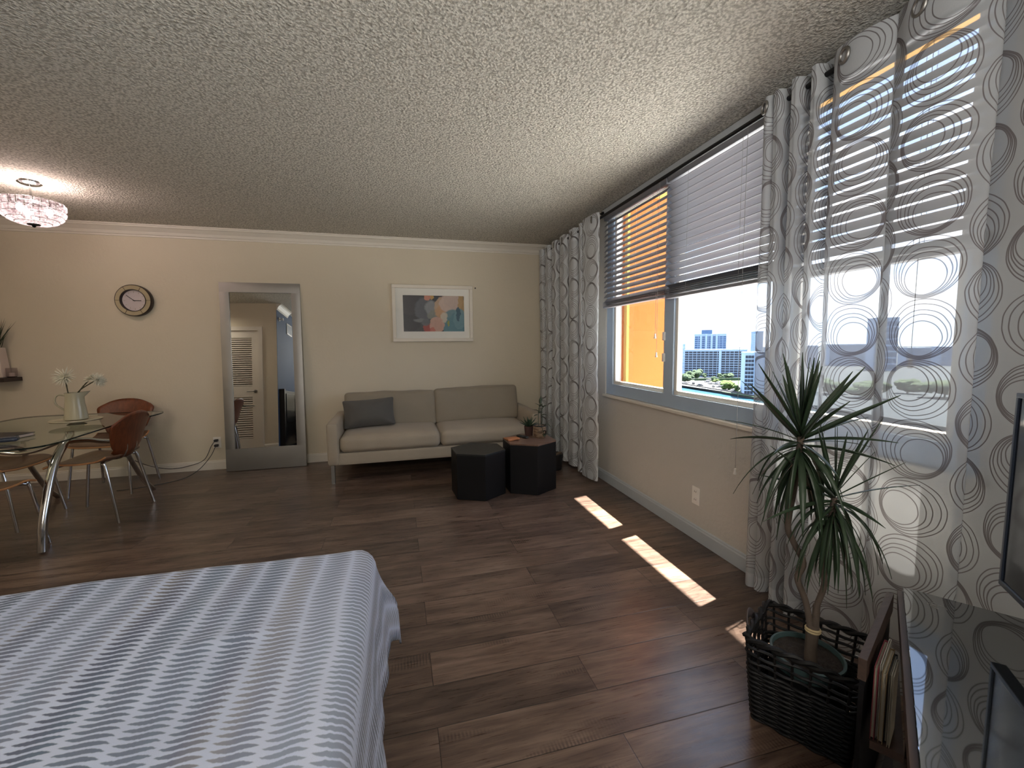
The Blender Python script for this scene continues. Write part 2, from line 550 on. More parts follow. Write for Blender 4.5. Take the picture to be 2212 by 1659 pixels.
def wicker_mat(name, c1, c2, sx, sz):
    t = NT(name)
    uv = t.n('ShaderNodeUVMap').outputs[0]
    br = t.n('ShaderNodeTexBrick')
    t.l(t.mapping(uv, (sx, sz, 1)), br.inputs['Vector'])
    br.inputs['Color1'].default_value = c1
    br.inputs['Color2'].default_value = c2
    br.inputs['Mortar'].default_value = tuple(v * 0.25 for v in c1[:3]) + (1,)
    br.inputs['Scale'].default_value = 1
    br.inputs['Mortar Size'].default_value = 0.06
    br.inputs['Mortar Smooth'].default_value = 1.0
    br.inputs['Brick Width'].default_value = 1.0
    br.inputs['Row Height'].default_value = 0.5
    h = t.math('SUBTRACT', 1.0, br.outputs['Fac'])
    return t.done(t.bsdf(br.outputs['Color'], 0.42, 0, t.bump(h, 1.0, 0.006), 0.5))


M['wicker'] = plain('black_wicker', (0.007, 0.0065, 0.0065, 1), 0.55, var=.4, vscale=60, spec=.3)
M['woven_pot'] = wicker_mat('woven_pot', rgb(176, 150, 120), rgb(110, 84, 66), 40, 70)


def water_mat():
    t = NT('bay_water')
    c = t.coord()
    n1 = t.noise(t.mapping(c, (1, 3.0, 1), rot=(0, 0, 0.7)), 0.16, 5, 0.65)
    col = t.ramp(n1, [(0.3, (0.010, 0.032, 0.045, 1)), (0.55, (0.016, 0.050, 0.068, 1)), (0.75, (0.034, 0.080, 0.10, 1))])
    return t.done(t.bsdf(col, 0.35, 0, t.bump(n1, 0.4, 1.0), 0.05))


M['water'] = water_mat()
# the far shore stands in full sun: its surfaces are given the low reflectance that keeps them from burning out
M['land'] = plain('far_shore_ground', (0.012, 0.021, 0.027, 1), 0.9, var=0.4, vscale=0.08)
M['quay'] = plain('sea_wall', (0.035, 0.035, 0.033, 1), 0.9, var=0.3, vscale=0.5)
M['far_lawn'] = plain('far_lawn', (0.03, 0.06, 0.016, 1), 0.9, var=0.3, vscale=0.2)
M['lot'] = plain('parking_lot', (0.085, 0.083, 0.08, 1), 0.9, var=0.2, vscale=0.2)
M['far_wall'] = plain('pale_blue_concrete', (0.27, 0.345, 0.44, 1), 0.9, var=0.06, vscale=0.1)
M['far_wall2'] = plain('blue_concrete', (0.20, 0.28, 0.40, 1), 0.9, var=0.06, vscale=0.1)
M['far_glass'] = plain('far_window_glass', (0.024, 0.029, 0.042, 1), 0.35, var=0.45, vscale=0.25, spec=0.2)
M['far_glass2'] = plain('far_tower_glass', (0.045, 0.085, 0.16, 1), 0.35, var=0.3, vscale=0.3, spec=0.2)
M['far_tree'] = plain('far_tree_leaves', (0.030, 0.055, 0.024, 1), 0.95, var=0.5, vscale=0.6, bump=1.0, bscale=1.2, bdist=1.0)
M['far_tree_lite'] = plain('far_bright_tree_leaves', (0.055, 0.090, 0.016, 1), 0.95, var=0.45, vscale=0.6, bump=1.0, bscale=1.2, bdist=1.0)
M['far_trunk'] = plain('far_trunk', (0.02, 0.018, 0.014, 1), 0.9)
M['car_white'] = plain('white_car_paint', (0.12, 0.12, 0.12, 1), 0.4)
M['car_dark'] = plain('dark_car_paint', (0.02, 0.022, 0.026, 1), 0.4)
M['concrete'] = plain('balcony_concrete', (0.42, 0.42, 0.41, 1), 0.9)


# ------------------------------------------------------------------ mesh helpers
class MB:
    def __init__(self):
        self.v, self.f, self.uv = [], [], {}

    def add(self, vs, fs, uvs=None):
        b = len(self.v)
        self.v += [tuple(p) for p in vs]
        for f in fs:
            self.f.append(tuple(b + i for i in f))
        if uvs:
            for i, q in enumerate(uvs):
                self.uv[b + i] = q
        return self

    def box(self, lo, hi, rot=0.0, about=None):
        x0, y0, z0 = lo
        x1, y1, z1 = hi
        vs = [(x0, y0, z0), (x1, y0, z0), (x1, y1, z0), (x0, y1, z0), (x0, y0, z1), (x1, y0, z1), (x1, y1, z1), (x0, y1, z1)]
        if rot:
            cx, cy = about if about else ((x0 + x1) / 2, (y0 + y1) / 2)
            c, s = math.cos(rot), math.sin(rot)
            vs = [(cx + (x - cx) * c - (y - cy) * s, cy + (x - cx) * s + (y - cy) * c, z) for x, y, z in vs]
        return self.add(vs, [(0, 3, 2, 1), (4, 5, 6, 7), (0, 1, 5, 4), (1, 2, 6, 5), (2, 3, 7, 6), (3, 0, 4, 7)])

    def obox(self, base, ax, ay, az):
        b, ax, ay, az = Vector(base), Vector(ax), Vector(ay), Vector(az)
        vs = [b, b + ax, b + ax + ay, b + ay, b + az, b + ax + az, b + ax + ay + az, b + ay + az]
        return self.add(vs, [(0, 3, 2, 1), (4, 5, 6, 7), (0, 1, 5, 4), (1, 2, 6, 5), (2, 3, 7, 6), (3, 0, 4, 7)])

    def tube(self, pts, rad, seg=12, cap=True, flat=1.0):
        pts = [Vector(p) for p in pts]
        n = len(pts)
        rads = rad if isinstance(rad, (list, tuple)) else [rad] * n
        b = len(self.v)
        prev = None
        for i, p in enumerate(pts):
            t = (pts[min(i + 1, n - 1)] - pts[max(i - 1, 0)]).normalized()
            if prev is None:
                a = Vector((0, 0, 1)) if abs(t.z) < 0.9 else Vector((1, 0, 0))
                nx = t.cross(a).normalized()
            else:
                nx = (prev - t * prev.dot(t)).normalized()
            prev = nx
            ny = t.cross(nx)
            for k in range(seg):
                a = 2 * PI * k / seg
                self.v.append(tuple(p + nx * (math.cos(a) * rads[i]) + ny * (math.sin(a) * rads[i] * flat)))
        for i in range(n - 1):
            for k in range(seg):
                k2 = (k + 1) % seg
                self.f.append((b + i * seg + k, b + i * seg + k2, b + (i + 1) * seg + k2, b + (i + 1) * seg + k))
        if cap:
            self.f.append(tuple(b + k for k in reversed(range(seg))))
            self.f.append(tuple(b + (n - 1) * seg + k for k in range(seg)))
        return self

    def lathe(self, prof, seg=32, c=(0, 0, 0), uv=False):
        b = len(self.v)
        n = len(prof)
        ss = seg + 1 if uv else seg
        for j, (r, z) in enumerate(prof):
            for k in range(ss):
                a = 2 * PI * k / seg
                if uv:
                    self.uv[len(self.v)] = (a * prof[0][0], z)
                self.v.append((c[0] + r * math.cos(a), c[1] + r * math.sin(a), c[2] + z))
        for j in range(n - 1):
            for k in range(seg):
                k2 = k + 1 if uv else (k + 1) % seg
                self.f.append((b + j * ss + k, b + j * ss + k2, b + (j + 1) * ss + k2, b + (j + 1) * ss + k))
        return self

    def prism(self, poly, z0, z1):
        n = len(poly)
        vs = [(x, y, z0) for x, y in poly] + [(x, y, z1) for x, y in poly]
        fs = [tuple(reversed(range(n))), tuple(range(n, 2 * n))] + [(i, (i + 1) % n, n + (i + 1) % n, n + i) for i in range(n)]
        return self.add(vs, fs)

    def ellipsoid(self, c, r, seg=16, rings_=10):
        b = len(self.v)
        for j in range(rings_ + 1):
            th = PI * j / rings_
            for k in range(seg):
                a = 2 * PI * k / seg
                self.v.append((c[0] + r[0] * math.sin(th) * math.cos(a), c[1] + r[1] * math.sin(th) * math.sin(a), c[2] + r[2] * math.cos(th)))
        for j in range(rings_):
            for k in range(seg):
                k2 = (k + 1) % seg
                self.f.append((b + j * seg + k, b + (j + 1) * seg + k, b + (j + 1) * seg + k2, b + j * seg + k2))
        return self

    def grid(self, nu, nv, fn, uvfn=None, close=False):
        b = len(self.v)
        for j in range(nv + 1):
            for i in range(nu + 1):
                if uvfn:
                    self.uv[len(self.v)] = uvfn(i / nu, j / nv)
                self.v.append(tuple(fn(i / nu, j / nv)))
        for j in range(nv):
            for i in range(nu):
                self.f.append((b + j * (nu + 1) + i, b + j * (nu + 1) + i + 1, b + (j + 1) * (nu + 1) + i + 1, b + (j + 1) * (nu + 1) + i))
        return self

    def torus(self, c, rmaj, rmin, axis=(0, 0, 1), seg=28, s2=8):
        q = Vector((0, 0, 1)).rotation_difference(Vector(axis))
        b = len(self.v)
        for k in range(seg):
            a = 2 * PI * k / seg
            for j in range(s2):
                t = 2 * PI * j / s2
                p = Vector(((rmaj + rmin * math.cos(t)) * math.cos(a), (rmaj + rmin * math.cos(t)) * math.sin(a), rmin * math.sin(t)))
                self.v.append(tuple(Vector(c) + q @ p))
        for k in range(seg):
            for j in range(s2):
                k2, j2 = (k + 1) % seg, (j + 1) % s2
                self.f.append((b + k * s2 + j, b + k2 * s2 + j, b + k2 * s2 + j2, b + k * s2 + j2))
        return self

    def softbox(self, c, size, r, n=10, puff=(0, 0, 0), fn=None):
        """Rounded box with a fine grid; puff swells the faces; fn bends points."""
        h = Vector(size) / 2
        b = len(self.v)
        idx = {}

        def key(p):
            return tuple(round(v, 5) for v in p)

        for ax in range(3):
            for sg in (-1, 1):
                o1, o2 = (ax + 1) % 3, (ax + 2) % 3
                g = []
                for i in range(n + 1):
                    row = []
                    for j in range(n + 1):
                        p = [0, 0, 0]
                        p[ax] = sg
                        p[o1] = math.sin((i / n - 0.5) * PI * 0.92) / math.sin(PI * 0.46)
                        p[o2] = math.sin((j / n - 0.5) * PI * 0.92) / math.sin(PI * 0.46)
                        k = key(p)
                        if k not in idx:
                            q = Vector((p[0] * h.x, p[1] * h.y, p[2] * h.z))
                            inner = Vector([max(-max(h[a] - r, 0), min(max(h[a] - r, 0), q[a])) for a in range(3)])
                            d = q - inner
                            if d.length > 1e-9:
                                dm = max(abs(v) for v in d)
                                q = inner + d.normalized() * min(r, dm)
                            for a in range(3):
                                if puff[a]:
                                    w = 1.0
                                    for bb in range(3):
                                        if bb != a:
                                            w *= max(0, 1 - abs(p[bb]) ** 2.5)
                                    q[a] += (1 if p[a] > 0 else -1) * puff[a] * w * abs(p[a])
                            if fn:
                                q = fn(q, p)
                            idx[k] = len(self.v)
                            self.v.append(tuple(Vector(c) + q))
                        row.append(idx[k])
                    g.append(row)
                for i in range(n):
                    for j in range(n):
                        f = (g[i][j], g[i + 1][j], g[i + 1][j + 1], g[i][j + 1])
                        self.f.append(f if sg > 0 else tuple(reversed(f)))
        return self

    def turn(self, mat):
        self.v = [tuple(mat @ Vector(p)) for p in self.v]
        return self


def build(name, mb, mat, parent=None, smooth=True, bevel=0.0, bseg=2, solid=0.0, angle=40):
    me = bpy.data.meshes.new(name)
    me.from_pydata(mb.v, [], mb.f)
    me.materials.append(M[mat] if isinstance(mat, str) else mat)
    if mb.uv:
        ul = me.uv_layers.new(name='UVMap')
        for lp in me.loops:
            ul.data[lp.index].uv = mb.uv.get(lp.vertex_index, (0, 0))
    bm = bmesh.new()
    bm.from_mesh(me)
    bmesh.ops.recalc_face_normals(bm, faces=bm.faces[:])
    bm.to_mesh(me)
    bm.free()
    o = bpy.data.objects.new(name, me)
    COL.objects.link(o)
    if parent is not None:
        o.parent = parent
    if solid:
        md = o.modifiers.new('solid', 'SOLIDIFY')
        md.thickness = solid
        md.offset = 0
    if bevel:
        md = o.modifiers.new('bevel', 'BEVEL')
        md.width = bevel
        md.segments = bseg
        md.limit_method = 'ANGLE'
        md.angle_limit = R(35)
    if smooth:
        for p in me.polygons:
            p.use_smooth = True
        try:
            me.set_sharp_from_angle(angle=R(angle))
        except Exception:
            pass
    return o


def tag(o, label, cat, group=None, kind=None):
    o['label'] = label
    o['category'] = cat
    if group:
        o['group'] = group
    if kind:
        o['kind'] = kind
    return o


def thing(name, label, cat, loc=(0, 0, 0), rz=0.0, group=None):
    o = bpy.data.objects.new(name, None)
    COL.objects.link(o)
    o.location = loc
    o.rotation_euler = (0, 0, rz)
    o.empty_display_size = 0.1
    return tag(o, label, cat, group)


def struct(name, mb, mat, parent=None, **kw):
    o = build(name, mb, mat, parent, **kw)
    if parent is None:
        o['kind'] = 'structure'
    return o


def dup(root, loc, rz, label=None):
    r = root.copy()
    COL.objects.link(r)
    r.location = loc
    r.rotation_euler = (0, 0, rz)
    if label:
        r['label'] = label
    for ch in list(root.children):
        c = ch.copy()
        COL.objects.link(c)
        c.parent = r
        for g in ch.children:
            d = g.copy()
            COL.objects.link(d)
            d.parent = c
    return r


def arc(pts, n=8):
    """Catmull-Rom through the points."""
    P = [Vector(p) for p in pts]
    out = []
    for i in range(len(P) - 1):
        a, b, c, d = P[max(i - 1, 0)], P[i], P[i + 1], P[min(i + 2, len(P) - 1)]
        for k in range(n):
            t = k / n
            out.append(0.5 * ((2 * b) + (c - a) * t + (2 * a - 5 * b + 4 * c - d) * t * t + (3 * b - a - 3 * c + d) * t ** 3))
    out.append(P[-1])
    return out


# ------------------------------------------------------------------ room shell
XW, YB, ZC = 1.815, 5.02, 2.44
YF, XL, XB, YD = -2.6, -4.1, -1.98, 2.0
struct('floor', MB().box((XL - .2, YF - .2, -0.12), (XW + .16, YB + .2, 0)), 'floor', smooth=False)
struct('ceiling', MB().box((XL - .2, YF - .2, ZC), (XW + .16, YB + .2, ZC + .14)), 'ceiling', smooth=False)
struct('wall_back', MB().box((XL - .2, YB, 0), (XW + .16, YB + .15, ZC)), 'wall', smooth=False)
WY0, WY1, WZ0, WZ1 = 0.93, 3.54, 0.80, 2.40
wr = MB()
wr.box((XW, YF - .2, 0), (XW + .16, YB + .15, WZ0))
wr.box((XW, YF - .2, WZ1), (XW + .16, YB + .15, ZC))
wr.box((XW, YF - .2, WZ0), (XW + .16, WY0, WZ1))
wr.box((XW, WY1, WZ0), (XW + .16, YB + .15, WZ1))
struct('wall_right', wr, 'wall_window', smooth=False)
struct('wall_left', MB().box((XL - .15, YD - .1, 0), (XL, YB, ZC)), 'wall', smooth=False)
struct('wall_front', MB().box((XB - .15, YF - .15, 0), (XW, YF, ZC)), 'wall', smooth=False)
struct('wall_headboard', MB().box((XB - .12, YF, 0), (XB, YD - .1, ZC)).box((XB, YF, 0), (XB + .003, YD, ZC)), 'wall_blue', smooth=False)
DX0, DX1 = -3.02, -2.26
wc = MB()
wc.box((XL, YD - .1, 0), (DX0, YD, ZC))
wc.box((DX1, YD - .1, 0), (XB, YD, ZC))
wc.box((DX0, YD - .1, 1.98), (DX1, YD, ZC))
struct('wall_closet', wc, 'wall', smooth=False)


def crown(x0, y0, x1, y1, nx, ny, name):
    prof = [(0, 0), (0, -.105), (.012, -.105), (.014, -.09), (.022, -.085), (.03, -.06), (.055, -.032), (.07, -.022), (.072, -.012), (.085, -.012), (.085, 0)]
    mb = MB()
    n = len(prof)
    vs = [(x0 + nx * d, y0 + ny * d, ZC + z) for d, z in prof] + [(x1 + nx * d, y1 + ny * d, ZC + z) for d, z in prof]
    mb.add(vs, [tuple(range(n)), tuple(range(2 * n - 1, n - 1, -1))] + [(i, (i + 1) % n, n + (i + 1) % n, n + i) for i in range(n)])
    return struct(name, mb, 'white_trim', smooth=False)


crown(XL, YB, XW, YB, 0, -1, 'trim_1')
crown(XB, YD, XB, 1.30, 1, 0, 'trim_2')


def baseb(name, x0, y0, x1, y1, nx, ny, mat='white_trim', h=.095):
    prof = [(0, 0), (.014, 0), (.014, h - .02), (.010, h - .012), (.010, h - .005), (.005, h), (0, h)]
    n = len(prof)
    vs = [(x0 + nx * d, y0 + ny * d, .002 + z) for d, z in prof] + [(x1 + nx * d, y1 + ny * d, .002 + z) for d, z in prof]
    return struct(name, MB().add(vs, [tuple(range(n)), tuple(range(2 * n - 1, n - 1, -1))] + [(i, (i + 1) % n, n + (i + 1) % n, n + i) for i in range(n)]), mat, smooth=False)


baseb('baseboard_back', XL, YB, XW, YB, 0, -1)
baseb('baseboard_right', XW, YB, XW, YF, -1, 0, 'grey_trim')
baseb('baseboard_left', XL, YD, XL, YB, 1, 0)
baseb('baseboard_closet', DX1 + .07, YD, XB, YD, 0, 1)

# closet door seen in the mirror
dr = struct('door_1', MB().box((DX0, YD - .05, .01), (DX0 + .1, YD - .012, 1.98)).box((DX1 - .1, YD - .05, .01), (DX1, YD - .012, 1.98))
            .box((DX0 + .1, YD - .05, 1.86), (DX1 - .1, YD - .012, 1.98)).box((DX0 + .1, YD - .05, .88), (DX1 - .1, YD - .012, 1.06)).box((DX0 + .1, YD - .05, .01), (DX1 - .1, YD - .012, .2)), 'white_trim', smooth=False)
lv = MB()
for z0, z1 in ((.2, .88), (1.06, 1.86)):
    nl = int((z1 - z0) / .034)
    for k in range(nl):
        z = z0 + (k + .5) * (z1 - z0) / nl
        lv.obox((DX0 + .1, YD - .045, z + .013), (DX1 - DX0 - .2, 0, 0), (0, .03, -.026), (0, .004, .006))
build('louver_panel', lv, 'white_trim', dr, smooth=False)
build('door_lining', MB().box((DX0 + .02, YD - .098, .0), (DX1 - .02, YD - .09, 2.04)), 'carton', dr, smooth=False)
hd = build('door_handle', MB().tube([(DX1 - .055, YD - .012, .97), (DX1 - .055, YD + .035, .97)], .013).tube([(DX1 - .055, YD + .035, .97), (DX1 - .17, YD + .038, .968)], [.011, .008]).tube([(DX1 - .055, YD - .013, .97), (DX1 - .055, YD - .004, .97)], .028, 20), 'steel', dr)
build('door_casing', MB().box((DX1, YD, 0), (DX1 + .065, YD + .016, 2.045)).box((DX0 - .065, YD, 0), (DX0, YD + .016, 2.045)).box((DX0, YD, 1.98), (DX1, YD + .016, 2.045)), 'white_trim', dr, smooth=False)

vt = thing('air_vent', 'pale square air vent high on the dark blue wall, seen in the leaning mirror', 'vent', (XB + .003, 1.2, 2.13))
build('frame', MB().box((0, -.17, -.1), (.012, .17, -.08)).box((0, -.17, .08), (.012, .17, .1)).box((0, -.17, -.08), (.012, -.15, .08)).box((0, .15, -.08), (.012, .17, .08)), 'plastic_white', vt, smooth=False)
sl = MB()
for k in range(9):
    sl.box((.001, -.15, -.075 + k * .0175), (.009, .15, -.064 + k * .0175))
build('grille', sl, 'vent', vt, smooth=False)
sp = thing('fire_sprinkler', 'small white fire sprinkler sticking out of the dark blue wall, seen in the mirror', 'sprinkler', (XB + .003, 1.85, 2.2))
build('wall_mount', MB().tube([(0, 0, 0), (.012, 0, 0)], .035, 20), 'plastic_white', sp)
build('head', MB().tube([(.012, 0, 0), (.06, 0, 0)], .014).tube([(.06, 0, 0), (.068, 0, 0)], .026, 16), 'plastic_white', sp)

# ------------------------------------------------------------------ windows
PANES = [(2.70, 3.40), (1.79, 2.54), (1.04, 1.63)]
GZ0, GZ1 = 0.935, 2.33
FX0, FX1 = XW + .012, XW + .075
for i, (a, b) in enumerate(PANES):
    lo = [2.62, 1.71, WY0][i]
    hi = [WY1, 2.62, 1.71][i]
    mb = MB()
    mb.box((FX0, lo, WZ0 + .012), (FX1, hi, GZ0 - .03)).box((FX0, lo, GZ1 + .03), (FX1, hi, WZ1))
    mb.box((FX0, lo, GZ0 - .03), (FX1, a - .03, GZ1 + .03)).box((FX0, b + .03, GZ0 - .03), (FX1, hi, GZ1 + .03))
    fr = struct('window_%d' % (i + 1), mb, 'frame_grey', smooth=False)
    sm = MB()
    sm.box((FX0 + .012, a - .03, GZ0 - .03), (FX1 - .008, b + .03, GZ0)).box((FX0 + .012, a - .03, GZ1), (FX1 - .008, b + .03, GZ1 + .03))
    sm.box((FX0 + .012, a - .03, GZ0), (FX1 - .008, a, GZ1)).box((FX0 + .012, b, GZ0), (FX1 - .008, b + .03, GZ1))
    build('sash', sm, 'white_trim', fr, smooth=False, bevel=.004)
    build('pane', MB().add([(FX0 + .03, a, GZ0), (FX0 + .03, b, GZ0), (FX0 + .03, b, GZ1), (FX0 + .03, a, GZ1)], [(0, 1, 2, 3)]), 'glass', fr, smooth=False)
    if i == 0:
        build('latch', MB().box((FX0 - .012, 2.66, 1.13), (FX0 + .012, 2.685, 1.19)), 'plastic_white', fr, bevel=.004)
        build('latch', MB().box((FX0 - .012, 2.66, 1.28), (FX0 + .012, 2.685, 1.34)), 'plastic_white', fr, bevel=.004)
struct('trim_3', MB().box((XW - .02, WY0 - .02, .785), (XW + .16, WY1 + .02, .808)), 'white_trim', bevel=.004, smooth=False)
struct('trim_4', MB().box((XW - .03, WY0 - .1, 2.362), (XW, WY1 + .04, 2.432)), 'grey_trim', smooth=False, bevel=.004)

# outside: fin wall and slab of the building itself
struct('wall_outside', MB().box((XW + .16, 3.5, -3), (2.56, 3.75, 6)), 'orange', smooth=False)
struct('wall_pilaster', MB().box((XW + .16, 3.455, -3), (2.0, 3.5, 2.55)), 'yellow', smooth=False)
struct('ceiling_balcony', MB().box((XW + .16, -3, 2.55), (2.345, 3.5, 2.75)), 'yellow', smooth=False)


# ------------------------------------------------------------------ blinds
def blind(y0, y1, ztop, zbot, tilt, label, cords, nstack=5, pitch=.0435):
    xb = XW - .026
    t = thing('window_blind', label, 'blind', (xb, (y0 + y1) / 2, zbot), group='white slatted window blinds')
    h = (y1 - y0) / 2
    H = ztop - zbot
    build('headrail', MB().box((-.022, -h, H - .045), (.022, h, H)), 'blind', t, smooth=False, bevel=.003)
    mb = MB()
    w = .05

    def slat(z, a):
        pr = []
        for k in range(5):
            q = (k / 4 - .5) * w
            bow = .0035 * (1 - (2 * k / 4 - 1) ** 2)
            pr.append((q * math.cos(a) - bow * math.sin(a) * 0, z + q * math.sin(a) + bow))
        vs = []
        for yy in (-h, h):
            for X, Z in pr:
                vs.append((X, yy, Z))
            for X, Z in reversed(pr):
                vs.append((X, yy, Z - .0025))
        n = 10
        mb.add(vs, [tuple(range(n)), tuple(range(2 * n - 1, n - 1, -1))] + [(i, (i + 1) % n, n + (i + 1) % n, n + i) for i in range(n)])
    z = H - .075
    while z > .06:
        slat(z, tilt)
        z -= pitch
    build('slat_panel', mb, 'blind', t, smooth=False)
    mb2 = MB()
    mb, keep = mb2, mb
    for k in range(nstack):
        slat(.028 + k * .006, 0.04 * (k % 2))
    build('slat_stack', mb2, 'blind', t, smooth=False)
    build('bottom_rail', MB().box((-.025, -h, 0), (.025, h, .02)), 'blind', t, smooth=False, bevel=.005)
    nc = max(2, int((y1 - y0) / .3))
    for k in range(nc):
        y = -h + (k + .5) / nc * 2 * h
        build('ladder_cord', MB().tube([(-.026, y, .02), (-.026, y, H - .045)], .0008, 6).tube([(.026, y, .02), (.026, y, H - .045)], .0008, 6), 'cord_grey', t)
    for y, zl in cords:
        yy = y - (y0 + y1) / 2
        c = build('pull_cord', MB().tube([(-.045, yy, H - .02), (-.046, yy, zl - zbot)], .0011, 6), 'cord_grey', t)
        build('tassel', MB().lathe([(.001, 0), (.006, -.004), (.005, -.015), (.009, -.032), (.008, -.036), (0.0, -.036)], 10, (-.046, yy, zl - zbot)), 'plastic_white', c)
    return t


blind(2.60, 3.50, 2.365, 1.572, R(48), 'white slatted blind half raised over the orange wall, beside the far curtain', [(2.66, 1.33), (2.64, 1.2)])
blind(1.72, 2.585, 2.365, 1.560, R(-31.5), 'white slatted blind in the middle, tilted shut above the clear view', [(1.885, .585)], 7)
blind(0.94, 1.70, 2.365, 1.545, R(55), 'white slatted blind behind the near ring-printed curtain', [(1.10, 1.2)])


# ------------------------------------------------------------------ curtains and rod
def curtain(name, label, path, ztop, zbot, rings_at, seed, mat='curtain'):
    """path: list of (y, x) control points of the cloth in plan, far end to near end."""
    t = thing(name, label, 'curtain', (0, 0, 0), group='ring-printed sheer curtains')
    P = arc([(x, y, 0) for y, x in path], 7)
    s = [0.0]
    for a, b in zip(P, P[1:]):
        s.append(s[-1] + (b - a).length)
    mb = MB()
    nz = 22
    n = len(P)
    b0 = 0
    mean = sum(p.x for p in P) / n
    for j in range(nz + 1):
        f = j / nz
        z = zbot + (ztop - zbot) * f
        for i, p in enumerate(P):
            d = 1.0 - .22 * math.sin(f * PI)
            wv = mnoise.noise(Vector((s[i] * 2.2 + seed, z * 1.3, seed))) * .018 * (1 - f * .8)
            wy = mnoise.noise(Vector((s[i] * 1.7 + seed, z * 1.1, seed + 9))) * .02 * (1 - f)
            mb.uv[len(mb.v)] = (s[i], z)
            mb.v.append((min(mean + (p.x - mean) * d + wv, XW - .062), p.y + wy, z + .006 * math.sin(s[i] * 9) * (1 - f)))
    for j in range(nz):
        for i in range(n - 1):
            mb.f.append((j * n + i, j * n + i + 1, (j + 1) * n + i + 1, (j + 1) * n + i))
    build('cloth', mb, mat, t, angle=180)
    for (y, x) in rings_at:
        build('grommet', MB().torus((x, y, 2.326), .024, .006, (-.93, .36, 0), 24, 8), 'steel', t)
    return t


def waves(ys, xc, amp, back=.35):
    out = []
    for i in range(len(ys) - 1):
        a, b = ys[i], ys[i + 1]
        w = b - a
        sg = 1 if i % 2 else -1
        out.append((a + w * .12, xc + sg * amp * .15))
        out.append((a + w * (.5 - back), xc + sg * amp * .92))
        out.append((a + w * .5, xc + sg * amp))
        out.append((a + w * (.5 + back), xc + sg * amp * .92))
    out.append((ys[-1], xc))
    return out


lp = waves([4.97, 4.86, 4.77, 4.65, 4.55, 4.42, 4.31, 4.17, 4.06, 3.92, 3.81, 3.75], 1.70, .036, .42) + [(3.70, 1.655), (3.62, 1.648), (3.53, 1.652), (3.445, 1.668), (3.425, 1.69)]
curtain('sheer_curtain', 'white sheer curtain gathered in the far corner beside the sofa', lp, 2.372, .03,
        [(4.92, 1.68), (4.71, 1.668), (4.48, 1.668), (4.24, 1.668), (3.99, 1.668), (3.50, 1.648)], 1.0, 'curtain_far')
rp = [(1.735, 1.70), (1.715, 1.672), (1.685, 1.66)] + waves([1.66, 1.62, 1.57, 1.53, 1.48, 1.445, 1.40], 1.70, .038, .36) + [(1.375, 1.665), (1.30, 1.652), (1.22, 1.668), (1.165, 1.70), (1.175, 1.735), (1.20, 1.745), (1.185, 1.70), (1.12, 1.66), (1.03, 1.648), (.955, 1.668), (.91, 1.71), (.93, 1.745), (.945, 1.74), (.90, 1.715), (.80, 1.70), (.68, 1.705), (.58, 1.715), (.53, 1.735), (.50, 1.72), (.40, 1.70), (.25, 1.70)]
curtain('sheer_curtain', 'white sheer curtain hanging behind the tall spiky plant and the television', rp, 2.372, .035,
        [(1.695, 1.655), (1.33, 1.652), (1.09, 1.652), (.74, 1.70)], 4.0)
rod = thing('curtain_rod', 'black curtain rod running along the window wall below the ceiling', 'curtain rod', (1.705, 2.6, 2.33))
build('pole', MB().tube([(0, -2.5, 0), (0, 2.40, 0)], .0115, 14), 'black_metal', rod)
for y in (2.15, .95, -.85):
    build('bracket', MB().tube([(0, y, 0), (.02, y, .045), (.045, y, .066), (.076, y, .068)], .006, 8).tube([(.070, y, .068), (.079, y, .068)], .020, 14), 'black_metal', rod)
build('end_cap', MB().ellipsoid((0, 2.395, 0), (.018, .018, .018)), 'black_metal', rod)

# ------------------------------------------------------------------ sofa
so = thing('sofa', 'grey beige two-cushion sofa on thin metal legs along the back wall', 'sofa', (0.375, 4.56, 0))
SW = 2.07


def wob(seed, amp, sc=5):
    def fn(q, p):
        nv = mnoise.noise(q * sc + Vector((seed, seed * 2, 0)))
        return q + Vector((0, nv * amp, nv * amp * .6))
    return fn


build('base', MB().softbox((0, 0, .222), (SW - .16, .80, .115), .012, 6), 'sofa', so)
for sg in (-1, 1):
    def armfn(q, p, sg=sg):
        q = q.copy()
        if q.z > 0:
            q.z -= .02 * (q.y < -.2)
        return q
    build('armrest', MB().softbox((sg * (SW / 2 - .055), -.005, .365), (.105, .83, .40), .03, 8, (.006, 0, .006)), 'sofa', so)
build('back_frame', MB().softbox((0, .36, .40), (SW - .2, .10, .42), .03, 6), 'sofa', so)
cw = (SW - .22) / 2
for k, sg in enumerate((-1, 1)):
    build('seat_cushion', MB().softbox((sg * cw / 2, -.085, .355), (cw - .006, .66, .155), .05, 16, (.006, .012, .02), wob(k * 3.3 + 1, .006)), 'sofa', so)
for k, sg in enumerate((-1, 1)):
    dz = -.012 if sg < 0 else .006
    mb = MB().softbox((0, 0, 0), (cw + .01, .17, .375), .036, 20, (.0, .03, .012), wob(k * 5.1 + 2, .016, 6))
    mb.turn(Matrix.Translation((sg * cw / 2, .20, .595 + dz)) @ Matrix.Rotation(R(-9), 4, 'X') @ Matrix.Rotation(R(-.6 * sg - .5), 4, 'Y'))
    build('back_cushion', mb, 'sofa_back', so)
for x in (-.995, .93):
    for y in (-.39, .34):
        build('leg', MB().obox((x - .008, y - .02, 0), (.03 if x < 0 else .016, 0, 0), (0, .04, 0), (0, 0, .17)), 'steel', so, smooth=False)
pl = MB().softbox((0, 0, 0), (.50, .12, .285), .022, 18, (.0, .03, .0), None)
